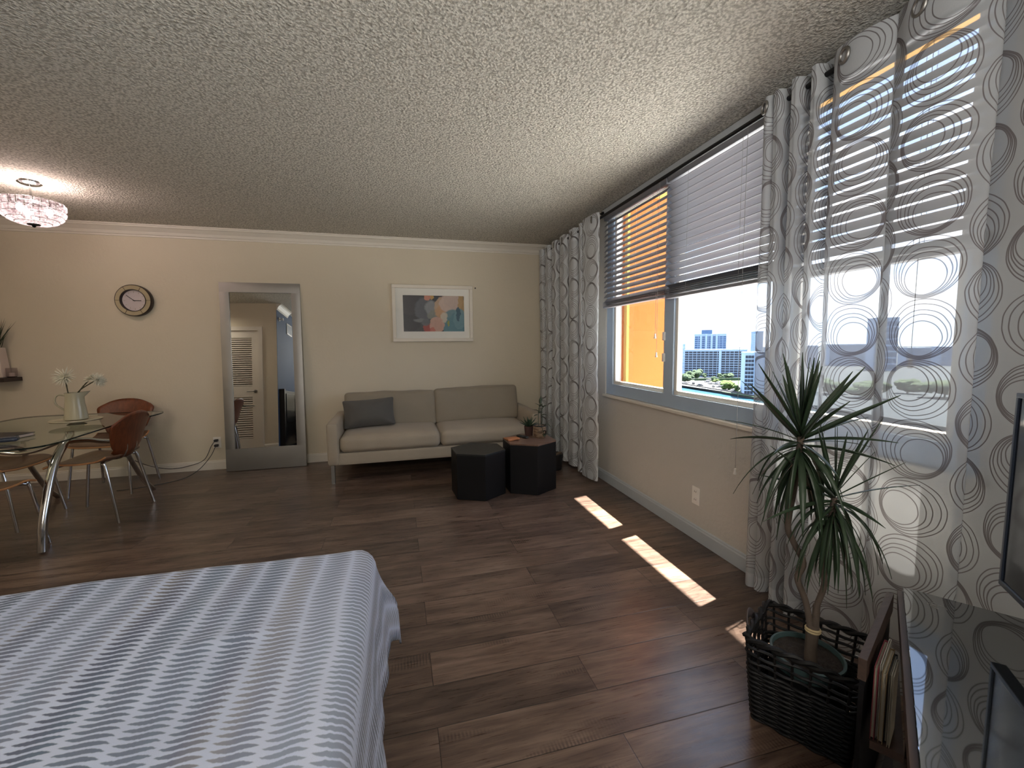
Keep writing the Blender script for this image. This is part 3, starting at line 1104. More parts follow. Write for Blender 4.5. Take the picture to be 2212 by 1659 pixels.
pl.v = [(x * (1 - .10 * (abs(z) < .1) * 0 - .06 * (1 - (2 * z / .285) ** 2)), y * (1 - .75 * max(abs(2 * x / .5), abs(2 * z / .285)) ** 4) + .008 * mnoise.noise(Vector((x * 7, z * 7, 3))), z * (1 - .07 * (1 - (2 * x / .5) ** 2))) for x, y, z in pl.v]
pl.turn(Matrix.Translation((-.30, 4.52, .592)) @ Matrix.Rotation(R(-14), 4, 'X') @ Matrix.Rotation(R(-3), 4, 'Y'))
tag(build('throw_pillow', pl, 'pillow'), 'dark grey rectangular throw pillow at the left end of the sofa', 'pillow')


# ------------------------------------------------------------------ hexagonal side tables
def hexa(cx, cy, r, a0):
    return [(cx + r * math.cos(R(a0 + 60 * k)), cy + r * math.sin(R(a0 + 60 * k))) for k in range(6)]


def hextable(c, r, a0, h, label, topmat):
    t = thing('side_table', label, 'table', (c[0], c[1], 0), group='black hexagonal side tables')
    build('body', MB().prism(hexa(0, 0, r, a0), .003, h - .014), 'black', t, smooth=False, bevel=.003)
    build('table_top', MB().prism(hexa(0, 0, r + .001, a0), h - .0138, h), topmat, t, smooth=False, bevel=.002)
    return t


hextable((.632, 3.553), .240, -86, .384, 'lower black hexagonal side table with a bare black top', 'black_top')
hextable((1.092, 3.560), .240, -89, .435, 'taller black hexagonal side table with brown wooden top holding plants', 'hex_wood')
HT = .4355
# things on the taller table
p1 = thing('potted_plant', 'thin leafy plant in a round woven pot on the taller side table', 'plant', (1.205, 3.60, HT))
build('pot', MB().lathe([(.050, 0), (.056, .02), (.058, .07), (.056, .105), (.052, .105), (.050, .095)], 28, uv=True), 'woven_pot', p1)
build('soil', MB().lathe([(.0, .093), (.051, .093)], 24), 'soil', p1)
build('rim', MB().torus((0, 0, .105), .055, .004), 'plastic_black', p1)
build('ring_handle', MB().torus((.028, -.052, .05), .016, .004, (.4, -.9, 0), 18, 6), 'clock_rim', p1)
stems = [[(-.012, -.005, .09), (-.014, -.004, .17), (-.008, 0, .25), (.006, 0, .31)], [(.018, .0, .09), (.022, -.004, .16), (.02, 0, .235), (.032, .0, .275)], [(-.012, -.035, .09), (.0, -.058, .10), (.012, -.066, .05), (.02, -.072, .035)], [(.03, .0, .09), (.07, 0, .12), (.105, .01, .085)]]
sm = MB()
for s_ in stems:
    sm.tube(arc(s_, 5), .0028, 6)
build('stem', sm, 'leaf_small', p1)


def leaf(mb, base, d, up, L, W, bendv=0.3, n=4, fold=.25, tip=0.25, roll=0.0):
    base, d, up = Vector(base), Vector(d).normalized(), Vector(up)
    side = d.cross(up)
    if roll:
        side = Matrix.Rotation(roll, 3, d) @ side
    if side.length < 1e-4:
        side = d.cross(Vector((1, 0, 0)))
    side.normalize()
    nrm = side.cross(d)
    b = len(mb.v)
    p = base.copy()
    dd = d.copy()
    for i in range(n + 1):
        f = i / n
        w = W * (math.sin(PI * min(1, f * .8 + .14)) ** .8) * (1 - f ** 3 * (1 - tip)) / 2
        if i == n:
            w = W * .04
        p0 = p + nrm * 0
        mb.v += [tuple(p0 - side * w + nrm * w * fold), tuple(p0), tuple(p0 + side * w + nrm * w * fold)]
        dd = (dd + Vector((0, 0, -1)) * bendv / n).normalized()
        nrm = side.cross(dd).normalized()
        p = p + dd * (L / n)
    for i in range(n):
        k = b + i * 3
        mb.f += [(k, k + 1, k + 4, k + 3), (k + 1, k + 2, k + 5, k + 4)]
    return mb


lf = MB()
for (bx, by, bz), ang, el, L in [((-.012, 0, .20), 200, 10, .055), ((-.012, 0, .215), 20, 20, .06), ((-.010, 0, .235), 150, 25, .055), ((-.008, 0, .25), 300, 25, .055), ((0, 0, .275), 30, 40, .05), ((.0, 0, .28), 180, 45, .05), ((.006, 0, .30), 60, 70, .07),
                                 ((.02, 0, .20), 340, 10, .055), ((.02, 0, .22), 120, 20, .05), ((.02, 0, .235), 220, 20, .05), ((.03, 0, .265), 10, 40, .05), ((.03, 0, .27), 200, 50, .045), ((.02, -.072, .035), 250, 0, .04), ((.02, -.07, .04), 350, 5, .05), ((.0, -.06, .06), 170, 10, .04)]:
    dv = Vector((math.cos(R(ang)) * math.cos(R(el)), math.sin(R(ang)) * math.cos(R(el)), math.sin(R(el))))
    leaf(lf, (bx, by, bz), dv, (0, 0, 1), L, .03, .5)
build('foliage', lf, 'leaf_small', p1, solid=.0008)
p2 = thing('potted_plant', 'spiky dark succulent in a small dark pot behind the woven pot', 'plant', (1.135, 3.705, HT))
build('pot', MB().lathe([(0, 0), (.034, 0), (.042, .085), (.038, .085), (.036, .075), (0, .075)], 24), 'terracotta', p2)
lf = MB()
for k in range(22):
    a = k * 2.4
    el = 20 + 60 * (k / 22)
    leaf(lf, (.008 * math.cos(a), .008 * math.sin(a), .078), (math.cos(a) * math.cos(R(el)), math.sin(a) * math.cos(R(el)), math.sin(R(el))), (0, 0, 1), .085 + .02 * rnd.random(), .018, .05, fold=.6, tip=.1)
build('foliage', lf, 'leaf_dark', p2, solid=.003)
rm = thing('remote_control', 'small black remote control on the taller side table', 'remote', (1.052, 3.625, HT), R(-62))
build('body', MB().softbox((0, 0, .008), (.13, .036, .015), .006, 6), 'remote', rm)
bt = MB()
for k in range(8):
    for j in range(3):
        bt.tube([(-.05 + k * .013, -.010 + j * .010, .0152), (-.05 + k * .013, -.010 + j * .010, .0172)], .0034, 8)
build('button_pad', bt, 'plastic_black', rm)
wl = thing('leather_wallet', 'tan leather pouch lying open on the taller side table', 'wallet', (.945, 3.57, HT), R(8))
build('flap', MB().softbox((0, .02, .007), (.13, .075, .012), .005, 6), 'leather', wl)
build('fold', MB().softbox((-.01, -.03, .011), (.11, .045, .020), .007, 6, fn=lambda q, p: q + Vector((0, 0, .004 * math.sin(q.x * 60)))), 'leather', wl)
dp = thing('floor_planter', 'dark round planter on the floor between the side table and the curtain', 'planter', (1.50, 4.02, 0))
build('pot', MB().lathe([(0, 0.002), (.075, .002), (.085, .10), (.085, .12), (.09, .12), (.09, .16), (.082, .16), (.078, .14), (0, .14)], 30), 'plastic_black', dp)
mb = MB()
for k in range(7):
    a = k * 1.1
    leaf(mb, (.02 * math.cos(a), .02 * math.sin(a), .138), (math.cos(a) * .6, math.sin(a) * .6, .5), (0, 0, 1), .08, .035, .6)
build('foliage', mb, 'carton', dp, solid=.001)

# ------------------------------------------------------------------ leaning mirror
MW, MHt, MT = .750, 1.925, .05
mi = thing('leaning_mirror', 'tall brushed metal framed mirror leaning against the back wall', 'mirror', (-1.352, 4.879, .004), R(-.2))
mi.rotation_euler = (R(-4.15), 0, R(-.2))
SB, SBt, SBb = .086, .10, .225


def bowed(x0, z0, x1, z1, vertical):
    def fn(u, v):
        x = x0 + (x1 - x0) * u
        z = z0 + (z1 - z0) * v
        q = u if vertical else v
        return (x, -.003 * math.sin(PI * q) - .004, z)
    mb = MB()
    mb.grid(10, 10, fn)
    mb.box((x0, 0, z0), (x1, MT * .8, z1))
    return mb


build('frame_side', bowed(-MW / 2, SBb, -MW / 2 + SB, MHt - SBt, True), 'steel', mi)
build('frame_side', bowed(MW / 2 - SB, SBb, MW / 2, MHt - SBt, True), 'steel', mi)
build('frame_top', bowed(-MW / 2, MHt - SBt, MW / 2, MHt, False), 'steel', mi)
build('frame_bottom', bowed(-MW / 2, 0, MW / 2, SBb, False), 'steel', mi)
build('backing', MB().box((-MW / 2 + .01, .012, .01), (MW / 2 - .01, .045, MHt - .01)), 'black', mi, smooth=False)
build('mirror_glass', MB().add([(-MW / 2 + SB, .008, SBb), (MW / 2 - SB, .008, SBb), (MW / 2 - SB, .008, MHt - SBt), (-MW / 2 + SB, .008, MHt - SBt)], [(0, 1, 2, 3)]), 'mirror', mi, smooth=False)

# ------------------------------------------------------------------ picture
PX0, PX1, PZ0, PZ1 = -.045, .858, 1.308, 1.942
pc = thing('framed_picture', 'white framed abstract painting of greys, pinks and blues above the sofa', 'picture', ((PX0 + PX1) / 2, YB, PZ0))
pw, ph = (PX1 - PX0) / 2, PZ1 - PZ0
fw = .038
fm = MB()
for lo, hi in (((-pw, -.042, 0), (pw, -.002, fw)), ((-pw, -.042, ph - fw), (pw, -.002, ph)), ((-pw, -.042, fw), (-pw + fw, -.002, ph - fw)), ((pw - fw, -.042, fw), (pw, -.002, ph - fw))):
    fm.box(lo, hi)
build('frame', fm, 'frame_white', pc, smooth=False, bevel=.004)
ax0, ax1, az0, az1 = -pw + .118, pw - .10, .115, ph - .115
mt = MB()
for lo, hi in (((-pw + fw, -.02, fw), (pw - fw, -.012, az0)), ((-pw + fw, -.02, az1), (pw - fw, -.012, ph - fw)), ((-pw + fw, -.02, az0), (ax0, -.012, az1)), ((ax1, -.02, az0), (pw - fw, -.012, az1))):
    mt.box(lo, hi)
build('mat_board', mt, 'mat_white', pc, smooth=False)
build('painting', MB().add([(ax0, -.013, az0), (ax1, -.013, az0), (ax1, -.013, az1), (ax0, -.013, az1)], [(0, 1, 2, 3)], [(0, 0), (1, 0), (1, 1), (0, 1)]), 'art', pc, smooth=False)
nl = tag(build('wall_nail', MB().tube([(0, 0, 0), (0, -.012, 0)], .006, 10).tube([(0, -.012, 0), (0, -.016, 0)], .008, 10), 'black_metal'), 'small dark nail in the back wall just beside the picture frame', 'nail')
nl.location = (.895, YB, 1.922)

# ------------------------------------------------------------------ clock
ck = thing('wall_clock', 'round wall clock with bronze ring and dark rims on the back wall', 'clock', (-2.44, YB, 1.724))


def disc(prof, seg=48):
    mb = MB().lathe(prof, seg)
    mb.turn(Matrix.Rotation(R(90), 4, 'X'))
    return mb


build('case', disc([(0, .002), (.147, .002), (.150, .010), (.150, .055), (.147, .06), (.140, .058), (.14, .045)]), 'clock_rim', ck)
build('band', disc([(.147, .056), (.142, .060), (.105, .058), (.103, .05)]), 'clock_band', ck)
for k in range(6):
    a = PI * k / 3
    build('band_seam', MB().obox((math.cos(a) * .104 - math.sin(a) * -.001, -.0605, math.sin(a) * .104), (math.cos(a) * .04, 0, math.sin(a) * .04), (-math.sin(a) * .003, 0, math.cos(a) * .003), (0, .004, 0)), 'clock_rim', ck, smooth=False)

build('inner_rim', disc([(.106, .05), (.106, .064), (.102, .064), (.098, .03)]), 'clock_rim', ck)
build('dial', disc([(0, .032), (.10, .032)]), 'clock_face', ck)
for k in range(12):
    a = R(90 - 30 * k)
    build('hour_mark', MB().obox((math.cos(a) * .074, -.0335, math.sin(a) * .074), (math.cos(a) * .014, 0, math.sin(a) * .014), (-math.sin(a) * .003, 0, math.cos(a) * .003), (0, .0008, 0)), 'clock_band', ck, smooth=False)


def hand(a, L, w, y):
    a = R(a)
    return MB().obox((-math.cos(a) * .01 + math.sin(a) * w / 2, y, -math.sin(a) * .01 - math.cos(a) * w / 2), (math.cos(a) * L, 0, math.sin(a) * L), (-math.sin(a) * w, 0, math.cos(a) * w), (0, .0012, 0))


build('hour_hand', hand(0, .068, .0065, -.037), 'black_metal', ck, smooth=False)
build('minute_hand', hand(141, .090, .0045, -.039), 'black_metal', ck, smooth=False)
build('glass', disc([(0, .046), (.101, .046)]), 'glass_clock', ck)


# ------------------------------------------------------------------ outlets and cords
def outlet(loc, rz, label):
    t = thing('wall_outlet', label, 'outlet', loc, rz)
    build('cover_plate', MB().softbox((0, -.003, 0), (.072, .006, .115), .003, 4), 'plastic_white', t)
    for z in (-.026, .026):
        s_ = build('socket', MB().softbox((0, -.0065, z), (.034, .004, .030), .002, 4), 'plastic_white', t)
        build('slot', MB().box((-.009, -.0092, z - .004), (-.006, -.008, z + .007)).box((.005, -.0092, z - .004), (.008, -.008, z + .007)), 'plastic_black', s_, smooth=False)
    return t


outlet((XW, 2.278, .288), R(-90), 'white wall outlet with empty sockets below the window')
outlet((-1.842, YB, .285), 0, 'white wall outlet with two black plugs in it beside the mirror')
OX, OY, OZ = -1.842, YB, .285
for k, (dz, path, lab) in enumerate([
        (.026, [(OX, OY - .05, OZ + .026), (OX - .03, OY - .07, OZ - .02), (OX - .09, OY - .10, .135), (OX - .22, OY - .12, .085), (OX - .38, OY - .14, .075), (OX - .55, OY - .18, .14), (OX - .72, OY - .30, .30), (OX - .80, OY - .38, .33)],
         'thin black cord looping from the upper socket to the far dining chair'),
        (-.026, [(OX, OY - .05, OZ - .026), (OX - .04, OY - .08, .16), (OX - .12, OY - .16, .05), (OX - .20, OY - .28, .006), (OX - .33, OY - .42, .005), (OX - .50, OY - .50, .005), (OX - .62, OY - .52, .005)],
         'thin black cord dropping from the lower socket onto the floor')]):
    t = thing('power_cord', lab, 'cord', (0, 0, 0))
    build('plug', MB().softbox((OX, OY - .03, OZ + dz), (.034, .042, .024), .007, 5), 'plastic_black', t)
    build('cable', MB().tube(arc(path, 8), .0032, 6), 'plastic_black', t)

# ------------------------------------------------------------------ ceiling lamp
LX, LY = -2.465, 3.896
la = thing('ceiling_lamp', 'lit faceted crystal bowl lamp hanging from a round chrome canopy', 'lamp', (LX, LY, ZC))
build('canopy', MB().lathe([(0, -.022), (.05, -.022), (.065, -.012), (.067, 0)], 32), 'chrome', la)
build('rod', MB().tube([(0, 0, -.02), (0, 0, -.30)], .006, 10), 'chrome', la)
LR = .166


def bowl(a, f):
    """f: 0 at the rim, 1 at the bottom; straight collar above, then a shallow dish."""
    if f < .28:
        q = f / .28
        return Vector((LR * math.cos(a), LR * math.sin(a), -.135 - q * .055))
    q = (f - .28) / .72
    th = q * PI / 2
    return Vector((LR * math.cos(th) ** .8 * math.cos(a), LR * math.cos(th) ** .8 * math.sin(a), -.19 - .105 * math.sin(th)))


cr = MB()
rows = [0, .28, .46, .62, .77, .92]
ns = 26
for j in range(5):
    for k in range(ns):
        a0, a1 = 2 * PI * (k + .06) / ns, 2 * PI * (k + .94) / ns
        f0, f1 = rows[j] + .012, rows[j + 1] - .012
        c = [bowl(a0, f0), bowl(a1, f0), bowl(a1, f1), bowl(a0, f1)]
        am, fmid = (a0 + a1) / 2, (f0 + f1) / 2
        mid = bowl(am, fmid)
        out = Vector((math.cos(am), math.sin(am), -.6 * fmid)) * .010
        i4 = [mid + (q - mid) * .55 + out for q in c]
        cr.add(c + i4, [(4, 5, 6, 7), (0, 1, 5, 4), (1, 2, 6, 5), (2, 3, 7, 6), (3, 0, 4, 7)])
build('crystal_bowl', cr, 'crystal', la, smooth=False)
for j, f in enumerate(rows[:-1]):
    p = bowl(0, f)
    build('wire_ring', MB().torus((0, 0, p.z), abs(p.x), .0022, (0, 0, 1), 40, 6), 'chrome', la)
build('finial', MB().lathe([(.035, -.292), (.034, -.298), (.012, -.303), (.008, -.312), (0, -.316)], 20), 'black_metal', la)
for a in (20, 140, 260):
    b_ = build('bulb', MB().ellipsoid((.085 * math.cos(R(a)), .085 * math.sin(R(a)), -.20), (.020, .020, .028), 12, 8), 'bulb', la)
    build('bulb_socket', MB().tube([(.085 * math.cos(R(a)), .085 * math.sin(R(a)), -.175), (.085 * math.cos(R(a)), .085 * math.sin(R(a)), -.15), (0, 0, -.13)], .009, 8), 'chrome', b_)
pt = bpy.data.lights.new('lamp_light', 'POINT')
pt.energy = 5.5
pt.color = (1, .76, .70)
pt.shadow_soft_size = .06
po = bpy.data.objects.new('lamp_light', pt)
COL.objects.link(po)
po.location = (LX, LY, ZC - .10)

# ------------------------------------------------------------------ dining table
TX, TY, TZ = -2.50, 3.72, .71
dt = thing('dining_table', 'glass topped dining table on arched chrome tube legs', 'table', (TX, TY, 0))


def top_poly(n=72):
    out = []
    for k in range(n):
        a = 2 * PI * k / n
        c, s_ = math.cos(a), math.sin(a)
        e = .24
        x = .518 * math.copysign(abs(c) ** e, c)
        y = .745 * math.copysign(abs(s_) ** e, s_)
        x *= 1 - .10 * math.cos(PI * min(1, abs(y) / .745)) * .5 - .03
        out.append((x, y))
    return out


tp = top_poly()
build('glass_top', MB().add([(x, y, TZ) for x, y in tp], [tuple(range(len(tp)))]), 'glass_table', dt, smooth=False)
eg = MB()
n = len(tp)
eg.add([(x, y, TZ - .010) for x, y in tp] + [(x, y, TZ - .0004) for x, y in tp], [(i, (i + 1) % n, n + (i + 1) % n, n + i) for i in range(n)])
build('glass_edge', eg, 'glass_edge', dt, smooth=False)
for sx in (1, -1):
    pa = arc([(sx * .322, -.491, .008), (sx * .318, -.455, .18), (sx * .312, -.358, .42), (sx * .308, -.268, .562), (sx * .30, -.127, .675)], 8)
    build('leg', MB().tube(pa, [.024] * len(pa), 14), 'chrome', dt)
    pb = arc([(sx * .308, -.27, .56), (sx * .31, -.19, .632), (sx * .315, -.02, .615), (sx * .318, .14, .575), (sx * .322, .30, .535), (sx * .326, .40, .485), (sx * .332, .452, .36), (sx * .340, .60, .13), (sx * .347, .725, .008)], 8)
    build('leg', MB().tube(pb, [.018] * len(pb), 14), 'chrome', dt)
    build('glass_pad', MB().tube([(sx * .30, -.127, .672), (sx * .30, -.127, TZ - .011)], .024, 14), 'chrome', dt)
build('stretcher', MB().tube(arc([(-.30, -.15, .655), (0, -.10, .56), (.30, -.15, .655)], 8), .013, 10), 'chrome', dt)

# cake stand, pitcher and flowers
cs = thing('cake_stand', 'low round white cake stand on the glass dining table', 'cake stand', (-2.305, 3.845, TZ + .001))
build('plate', MB().lathe([(0, .034), (.13, .034), (.142, .040), (.147, .036), (.140, .028), (.04, .026)], 44), 'ceramic', cs)
build('foot', MB().lathe([(.04, .027), (.035, .012), (.055, 0), (.05, 0), (0, 0)], 32), 'ceramic', cs)
pz = TZ + .036
pi_ = thing('pitcher', 'tall cream ceramic pitcher with a loop handle on the white cake stand', 'pitcher', (-2.305, 3.845, pz), R(20))
prof = [(0, 0.002), (.062, .002), (.066, .006), (.065, .02), (.060, .07), (.054, .12), (.050, .165), (.052, .20), (.0485, .20), (.046, .16), (.05, .12), (.055, .05), (0, .03)]
mb = MB().lathe(prof, 40)
mb.v = [(x + (.030 * max(0, (z - .16) / .04) * max(0, x / .05) ** 6 if x > 0 else 0), y * (1 - (.35 * max(0, (z - .17) / .03) * max(0, x / .05) ** 4 if x > 0 else 0)), z + (.006 * max(0, x / .05) ** 4 if z > .19 and x > 0 else 0)) for x, y, z in mb.v]
build('body', mb, 'ceramic', pi_)
build('handle', MB().tube(arc([(-.050, 0, .182), (-.085, 0, .186), (-.102, 0, .155), (-.094, 0, .115), (-.056, 0, .075)], 8), [.008] * 33, 10, flat=.7), 'ceramic', pi_)


PX, PY = -2.305, 3.845


def mum(name, label, tip, face, base, r):
    t = thing(name, label, 'flower', base, group='white flowers in the pitcher')
    tip = Vector(tip) - Vector(base)
    f = Vector(face).normalized()
    hd_ = Vector((tip.x + base[0] - PX, tip.y + base[1] - PY, 0)).normalized() * .030
    md_ = Vector((PX + hd_.x - base[0], PY + hd_.y - base[1], pz + .205 - base[2]))
    st = arc([(0, 0, 0), md_ * .55, md_, md_ * .35 + tip * .65 + Vector((0, 0, .008)), tip], 6)
    build('stem', MB().tube(st, .0035, 6), 'stem', t)
    for k in range(3):
        ls = MB()
        q = st[int(len(st) * (.45 + .15 * k))]
        leaf(ls, q, (math.cos(k * 2.1), math.sin(k * 2.1), .5), (0, 0, 1), .015, .009, .3)
        build('stem_leaf', ls, 'stem', t, solid=.0008)
    mb = MB()
    a = f.orthogonal().normalized()
    b = f.cross(a)
    for ring_, (cnt, el, L) in enumerate(((20, 5, 1.0), (18, 25, .95), (14, 45, .8), (10, 65, .6))):
        for k in range(cnt):
            an = 2 * PI * (k + ring_ * .4) / cnt + rnd.uniform(-.1, .1)
            d = (a * math.cos(an) + b * math.sin(an)) * math.cos(R(el)) + f * math.sin(R(el))
            leaf(mb, tip, d, f, r * L * rnd.uniform(.8, 1.1), .010, .25, 3, -.5, .6)
    build('petals', mb, 'petal', t, solid=.001)
    build('flower_center', MB().ellipsoid(tuple(tip + f * .006), (.009, .009, .009), 10, 6), 'petal', t)


PX, PY = -2.305, 3.845
mum('flower', 'big white daisy-like flower leaning left out of the pitcher', (PX - .035, PY - .015, 1.06), (-.1, -1, .25), (PX - .012, PY, pz + .07), .078)
mum('flower', 'inner one of the two white flowers leaning right out of the pitcher', (PX + .105, PY + .02, 1.045), (-.4, -.3, .9), (PX + .010, PY + .012, pz + .06), .056)
mum('flower', 'outermost white flower on the right of the pitcher, head turned sideways', (PX + .165, PY - .02, 1.035), (1, -.3, .1), (PX + .018, PY - .020, pz + .06), .056)
bk = thing('book', 'dark closed book lying on the near end of the glass dining table', 'book', (-2.43, 3.36, TZ + .0015), R(-12))
build('cover', MB().box((-.13, -.10, 0), (.13, .10, .003)).box((-.13, -.10, .019), (.13, .10, .022)).box((-.13, -.10, .003), (-.127, .10, .019)), 'plastic_black', bk, smooth=False)
build('pages', MB().box((-.126, -.096, .0032), (.124, .096, .0188)), 'vase_white', bk, smooth=False)
gc = thing('glasses_case', 'small blue grey soft case lying on the glass table beside the dark book', 'case', (-2.31, 3.22, TZ + .0015), R(20))
build('body', MB().softbox((0, 0, .014), (.15, .06, .026), .012, 8), 'tv_bezel', gc)
build('flap', MB().softbox((.03, 0, .027), (.08, .058, .006), .003, 4), 'tv_bezel', gc)


# ------------------------------------------------------------------ dining chairs (front of the chair is +Y)
def shell_seat(u, v):
    x = (u - .5) * .44
    y = (v - .5) * .42
    w = 1 - .10 * (1 - v)
    r = max(0, abs(2 * u - 1) - .55) / .45
    y *= 1 - .16 * r ** 2
    z = .455 + .012 * (2 * u - 1) ** 2 - .018 * math.sin(PI * v) + (-.028 * ((v - .75) / .25) ** 2 if v > .75 else 0) + (.022 * ((.2 - v) / .2) ** 2 if v < .2 else 0)
    return (x * w, y, z)


def shell_back(u, v):
    # narrow waist at the bottom, broad rounded top
    zz = .452 + .338 * v
    hw = .125 + .100 * math.sin(min(1, v * 1.15) * PI / 2)
    x = (u - .5) * 2 * hw
    top = max(0, v - .70) / .30
    edge = abs(2 * u - 1)
    zz -= .055 * (edge ** 2.5) * top ** 1.2
    x *= 1 - .16 * top ** 2.5
    bot = max(0, .25 - v) / .25
    zz += .05 * (edge ** 3) * bot
    y = -.200 - .03 * min(1, v * 6) - .05 * v - .015 * v * v + .030 * (2 * u - 1) ** 2 + .012 * math.sin(PI * v)
    return (x, y, zz)


def make_chair(loc, rz, label):
    t = thing('dining_chair', label, 'chair', loc, rz, 'brown plywood dining chairs')
    s_ = build('seat', MB().grid(14, 14, shell_seat), 'plywood_seat', t, solid=.013, angle=60)
    rim = []
    for k in range(15):
        rim.append(shell_seat(k / 14, 1))
    rim = [shell_seat(0, 1 - k / 14) for k in range(14, 0, -1)] + rim + [shell_seat(1, 1 - k / 14) for k in range(1, 15)]
    build('seat_edge', MB().tube(rim, .0066, 8), 'ply_edge', s_)
    build('backrest', MB().grid(16, 16, shell_back), 'plywood', t, solid=.013, angle=60)
    for sx in (-1, 1):
        build('leg', MB().tube(arc([(sx * .225, .225, .006), (sx * .196, .165, .40), (sx * .188, .145, .428), (sx * .16, .12, .437), (sx * .09, .10, .438)], 6), .0105, 10), 'chrome', t)
        build('leg', MB().tube(arc([(sx * .225, -.235, .006), (sx * .190, -.165, .40), (sx * .180, -.148, .430), (sx * .15, -.13, .440), (sx * .08, -.12, .441)], 6), .0105, 10), 'chrome', t)
        build('back_bracket', MB().tube(arc([(sx * .055, -.10, .440), (sx * .055, -.19, .450), (sx * .055, -.228, .50), (sx * .055, -.236, .56)], 6), .008, 8, flat=.6), 'chrome', t)
    build('seat_rail', MB().tube([(-.13, .11, .437), (.13, .11, .437)], .008, 8).tube([(-.13, -.125, .44), (.13, -.125, .44)], .008, 8), 'chrome', t)
    return t


ch = make_chair((-2.220, 3.86, 0), R(89), 'brown plywood dining chair at the right side of the glass table, its back turned outward')
dup(ch, (-2.50, 4.575, 0), R(180), 'brown plywood dining chair at the far end of the glass table, against the back wall')
dup(ch, (-2.80, 3.86, 0), R(-90), 'brown plywood dining chair on the far left side of the glass table')
dup(ch, (-2.46, 3.155, 0), R(0), 'brown plywood dining chair nearest the bed, only its pale seat edge and chrome legs showing')

# ------------------------------------------------------------------ floating shelf
sh = tag(build('floating_shelf', MB().box((-.50, -.20, -.018), (.50, -.001, .018)), 'shelf_dark', smooth=False, bevel=.002), 'dark floating shelf on the back wall at the left edge', 'shelf')
sh.location = (-3.885, YB, .995)
gv = thing('vase_with_grass', 'tall square white vase with dry grass on the floating shelf', 'vase', (-3.513, YB - .07, 1.014))
build('vase', MB().add([(-.065, -.05, 0), (.065, -.05, 0), (.065, .05, 0), (-.065, .05, 0), (-.05, -.04, .27), (.05, -.04, .27), (.05, .04, .27), (-.05, .04, .27)], [(0, 3, 2, 1), (0, 1, 5, 4), (1, 2, 6, 5), (2, 3, 7, 6), (3, 0, 4, 7), (4, 5, 6, 7)]), 'vase_white', gv, smooth=False, bevel=.004)
gr = MB()
for k in range(70):
    a = rnd.uniform(0, 2 * PI)
    el = rnd.uniform(58, 88)
    leaf(gr, (rnd.uniform(-.03, .03), rnd.uniform(-.025, .025), .26), (math.cos(a) * math.cos(R(el)), math.sin(a) * math.cos(R(el)) * .5, math.sin(R(el))), (0, 1, 0), rnd.uniform(.12, .30), .006, rnd.uniform(0, .5), 4)
build('grass_blades', gr, 'leaf_small', gv)
ca = thing('candle_glass', 'small clear square candle glass beside the white vase on the shelf', 'candle holder', (-3.412, YB - .07, 1.014))
build('glass', MB().box((-.027, -.027, .0065), (.027, .027, .085)), 'glass_small', ca, smooth=False, bevel=.003)
build('candle', MB().tube([(0, 0, .008), (0, 0, .04)], .020, 20), 'vase_white', ca)
build('saucer', MB().lathe([(0, 0), (.028, 0), (.033, .006), (0, .006)], 28), 'clock_rim', ca)

# ------------------------------------------------------------------ bed
BX0, BX1, BY0, BY1, BZ = -1.93, -.10, -.12, 1.40, .622
bd = thing('bed', 'black wooden bed with panelled headboard against the dark blue wall', 'bed', (0, 0, 0))
HY1 = 1.86
hb = MB().box((XB + .005, BY0 - .08, .02), (XB + .05, HY1, .98))
build('headboard', hb, 'bed_black', bd, smooth=False, bevel=.004)
hp = MB()
for k in range(3):
    y0 = BY0 - .04 + k * .64
    hp.box((XB + .05, y0, .42), (XB + .062, y0 + .58, .93))
build('headboard_panel', hp, 'bed_black', bd, smooth=False, bevel=.006)
build('headboard_post', MB().box((XB + .003, HY1, 0), (XB + .085, HY1 + .07, 1.0)), 'bed_black', bd, smooth=False, bevel=.004)
build('headboard_post', MB().box((XB + .003, BY0 - .15, 0), (XB + .085, BY0 - .08, 1.0)), 'bed_black', bd, smooth=False, bevel=.004)
build('side_rail', MB().box((BX0 + .06, BY1 - .085, .08), (BX1 - .08, BY1 - .06, .30)), 'bed_black', bd, smooth=False)
build('side_rail', MB().box((BX0 + .06, BY0 + .06, .08), (BX1 - .08, BY0 + .085, .30)), 'bed_black', bd, smooth=False)
build('foot_rail', MB().box((BX1 - .11, BY0 + .06, .08), (BX1 - .08, BY1 - .06, .30)), 'bed_black', bd, smooth=False)
for x in (BX0 + .1, BX1 - .15):
    for y in (BY0 + .08, BY1 - .14):
        build('leg', MB().box((x, y, 0), (x + .055, y + .055, .10)), 'bed_black', bd, smooth=False)
build('mattress', MB().softbox(((BX0 + BX1) / 2 + .03, (BY0 + BY1) / 2, (.24 + BZ - .03) / 2), (BX1 - BX0 - .12, BY1 - BY0 - .07, BZ - .03 - .24), .05, 10), 'mattress', bd)
RX, RY = .045, .045
OVX, OVY = .30, .17


